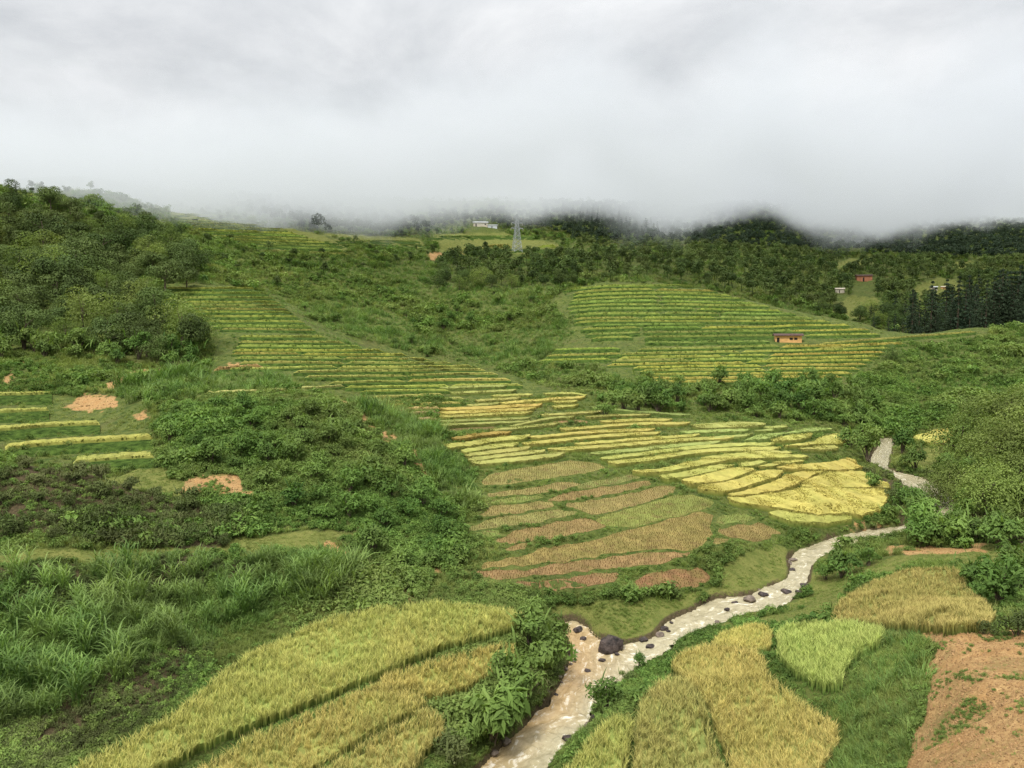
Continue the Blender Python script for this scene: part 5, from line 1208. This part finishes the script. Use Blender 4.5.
house(944, 289.3, 5, 3, 'tiny brownish hut on the far green slope, right of the pale one', M_mudwall, M_pale, 'hut', .6, 1, 'hut')
house(480.5, 226.5, 14, 5, 'white roofed building under the cloud left of the pylon', M_pale, M_white, 'house', .4, 2)
house(492.5, 228, 9, 3.4, 'lower white shed next to the white roofed building under the cloud', M_white, M_white, 'shed', .5, 1, 'shed')

# ------------------------------------------------------------------ pylon
M_steel = plain_mat('galvanised_steel', (.36, .38, .39), .5, .1, 2)
pb = at(517, 252); hP = 37 / F * pb[1]; pyl = empty('power_pylon', pb, .35)
def wdt(u_): return hP * (.095 * (1 - u_) ** 1.2 + .018)
bar = .12
for sx_ in (-1, 1):
    for sy_ in (-1, 1):
        mb = MB(); us = np.linspace(0, 1, 9); mb.tube([(sx_ * wdt(u_), sy_ * wdt(u_), u_ * hP - (.8 if u_ == 0 else 0)) for u_ in us], [bar * 1.2] * 9, 4); mb.build('leg', M_steel, pyl)
mb = MB(); us = 1 - (1 - np.linspace(0, 1, 11)) ** 1.25
for a, b in zip(us[:-1], us[1:]):
    for k in range(4):
        s0 = [(-1, -1), (1, -1), (1, 1), (-1, 1)][k]; s1 = [(-1, -1), (1, -1), (1, 1), (-1, 1)][(k + 1) % 4]
        q0 = lambda s_, u_: (s_[0] * wdt(u_), s_[1] * wdt(u_), u_ * hP)
        for A_, B_ in ((q0(s0, a), q0(s1, b)), (q0(s1, a), q0(s0, b)), (q0(s0, b), q0(s1, b))): mb.tube([A_, B_], [bar * .8] * 2, 4)
mb.build('lattice', M_steel, pyl)
for u_, ln in ((.62, .17), (.76, .15), (.9, .12)):
    mb = MB(); z_ = u_ * hP; l = ln * hP
    for sg in (-1, 1):
        mb.tube([(sg * wdt(u_), wdt(u_), z_), (sg * l, 0, z_ + .2)], [bar] * 2, 4); mb.tube([(sg * wdt(u_), -wdt(u_), z_), (sg * l, 0, z_ + .2)], [bar] * 2, 4); mb.tube([(sg * wdt(u_), 0, z_ + 1.2), (sg * l, 0, z_ + .25)], [bar] * 2, 4)
    ca = mb.build('crossarm', M_steel, pyl)
    for sg in (-1, 1):
        mb = MB(); mb.tube([(sg * l, 0, z_ + .15), (sg * l, 0, z_ - 1.4)], [.12, .12], 6); mb.build('insulator', M_pale, ca)
tag(pyl, 'grey steel lattice power pylon standing on the far slope under the cloud', 'pylon')

# ------------------------------------------------------------------ the low cloud lying on the hilltops
def cloud_mat():
    m, nt = newmat('low_cloud')
    geo = nt.nodes.new('ShaderNodeNewGeometry'); sp = nt.nodes.new('ShaderNodeSeparateXYZ'); nt.links.new(geo.outputs['Position'], sp.inputs[0])
    base = math_(nt, 'ADD', math_(nt, 'MULTIPLY', math_(nt, 'SUBTRACT', sp.outputs[1], 280.), .12), 47.)
    n1 = noise(nt, .0065, 2, .5, geo.outputs['Position']); n2 = noise(nt, .022, 4, .62, geo.outputs['Position'])
    h = math_(nt, 'SUBTRACT', sp.outputs[2], base)
    h = math_(nt, 'ADD', h, math_(nt, 'MULTIPLY', math_(nt, 'SUBTRACT', n1, .5), 60.))
    h = math_(nt, 'ADD', h, math_(nt, 'MULTIPLY', math_(nt, 'SUBTRACT', n2, .5), 72.))
    # the base is higher over the ridges and sags between them
    sl_ = math_(nt, 'DIVIDE', sp.outputs[0], sp.outputs[1])
    for s0, wd_, am in ((.335, .06, -15.), (.66, .09, -13.), (.09, .05, -8.), (.21, .05, 8.), (-.17, .09, 8.), (-.52, .12, 10.)):
        e_ = math_(nt, 'POWER', math_(nt, 'DIVIDE', math_(nt, 'SUBTRACT', sl_, s0), wd_), 2.0)
        h = math_(nt, 'ADD', h, math_(nt, 'MULTIPLY', math_(nt, 'EXPONENT', math_(nt, 'MULTIPLY', e_, -1.0)), am))
    def ss(v, a, b):
        nd = nt.nodes.new('ShaderNodeMapRange'); nd.interpolation_type = 'SMOOTHSTEP'; nt.links.new(v, nd.inputs[0]); nd.inputs[1].default_value = a; nd.inputs[2].default_value = b; return nd.outputs[0]
    low = ss(h, -3, 18)
    top = math_(nt, 'SUBTRACT', 1.0, ss(h, 26, 80))
    front = ss(sp.outputs[1], 235, 330)
    d = math_(nt, 'MULTIPLY', math_(nt, 'MULTIPLY', low, top), front)
    d = math_(nt, 'MULTIPLY', d, maprange(nt, noise(nt, .0045, 2, .5, geo.outputs['Position']), .38, .62, .45, 1.35))
    pv = nt.nodes.new('ShaderNodeVolumePrincipled'); pv.inputs['Color'].default_value = (.82, .845, .88, 1); pv.inputs['Anisotropy'].default_value = .2
    nt.links.new(math_(nt, 'MULTIPLY', d, .011), pv.inputs['Density'])
    o = nt.nodes.new('ShaderNodeOutputMaterial'); nt.links.new(pv.outputs[0], o.inputs['Volume'])
    m.cycles.volume_step_rate = 1.0
    return m
mb = MB(); mb.box((100, 745, 230), (2900, 1030, 420)); o = mb.build('low_cloud', cloud_mat())
setting(o, 'stuff', 'grey low cloud hanging on the hilltops'); S.cycles.volume_step_rate = .17; S.cycles.volume_max_steps = 256

# ------------------------------------------------------------------ camera, light, air
cam = bpy.data.cameras.new('camera'); co = bpy.data.objects.new('camera', cam); COL.objects.link(co)
co.location = (0, 0, 0); co.rotation_euler = (math.pi / 2 - PITCH, 0, 0)
cam.sensor_width = 36; cam.sensor_fit = 'HORIZONTAL'; cam.lens = 36 * F / 1024; cam.clip_start = .5; cam.clip_end = 6000
S.camera = co

SUN_EL, SUN_AZ = math.radians(58), math.radians(-150)     # high, behind the viewer and a little to the left
sl = bpy.data.lights.new('sun', 'SUN'); sl.energy = 1.5; sl.angle = math.radians(10); sl.color = (1, .965, .90)
so = bpy.data.objects.new('sun', sl); COL.objects.link(so)
sd = Vector((math.sin(SUN_AZ) * math.cos(SUN_EL), math.cos(SUN_AZ) * math.cos(SUN_EL), math.sin(SUN_EL)))
so.rotation_euler = sd.to_track_quat('Z', 'Y').to_euler()

W = bpy.data.worlds.new('World'); S.world = W; W.use_nodes = True; nt = W.node_tree; nt.nodes.clear()
sky = nt.nodes.new('ShaderNodeTexSky'); sky.sky_type = 'NISHITA'; sky.sun_disc = False; sky.sun_elevation = SUN_EL; sky.sun_rotation = SUN_AZ
sky.air_density = 1; sky.dust_density = 3
tc = nt.nodes.new('ShaderNodeTexCoord'); sx = nt.nodes.new('ShaderNodeSeparateXYZ'); nt.links.new(tc.outputs['Generated'], sx.inputs[0])
zc = math_(nt, 'MAXIMUM', sx.outputs[2], 0.0)
# the overcast: a cloud layer overhead, seen in perspective
div = math_(nt, 'ADD', zc, .22)
cv = nt.nodes.new('ShaderNodeCombineXYZ'); nt.links.new(math_(nt, 'DIVIDE', sx.outputs[0], div), cv.inputs[0]); nt.links.new(math_(nt, 'DIVIDE', sx.outputs[1], div), cv.inputs[1])
c1 = noise(nt, 1.9, 7, .6, cv.outputs[0], .3); c2 = noise(nt, .55, 3, .5, cv.outputs[0], .2)
cl_ = math_(nt, 'ADD', math_(nt, 'MULTIPLY', c1, .55), math_(nt, 'MULTIPLY', c2, .45))
lum = maprange(nt, cl_, .40, .61, .76, 1.18)
elev = math_(nt, 'ADD', 3.0, math_(nt, 'MULTIPLY', math_(nt, 'POWER', zc, 3.0), 10.5))     # brightest overhead, as an overcast sky is
val = math_(nt, 'MULTIPLY', lum, elev)
cg = mixrgb(nt, maprange(nt, cl_, .38, .62), (.93, .965, 1.0), (1.0, 1.0, 1.0))
grey = mixrgb(nt, 1.0, cg, val, 'MULTIPLY')
for nd in nt.nodes:
    if nd.bl_idname == 'ShaderNodeMix': nd.clamp_result = False; nd.clamp_factor = True
skyc = mixrgb(nt, .95, sky.outputs[0], grey)
bg = nt.nodes.new('ShaderNodeBackground'); bg.inputs[1].default_value = .1; nt.links.new(skyc, bg.inputs[0])
wo = nt.nodes.new('ShaderNodeOutputWorld'); nt.links.new(bg.outputs[0], wo.inputs[0])
W.cycles.sampling_method = 'MANUAL'; W.cycles.sample_map_resolution = 512

S.view_settings.view_transform = 'Standard'; S.view_settings.look = 'None'; S.view_settings.exposure = 1.27; S.view_settings.gamma = 1; S.view_settings.use_curve_mapping = False
S.render.engine = 'CYCLES'
c = S.cycles
c.max_bounces = 6; c.diffuse_bounces = 3; c.glossy_bounces = 2; c.transmission_bounces = 3; c.transparent_max_bounces = 6; c.volume_bounces = 2
c.use_denoising = True; c.denoising_prefilter = 'NONE'; c.denoising_input_passes = 'RGB_ALBEDO_NORMAL'
try: c.denoiser = 'OPENIMAGEDENOISE'
except Exception: pass
c.use_adaptive_sampling = True; c.adaptive_threshold = .012
S.render.use_persistent_data = False
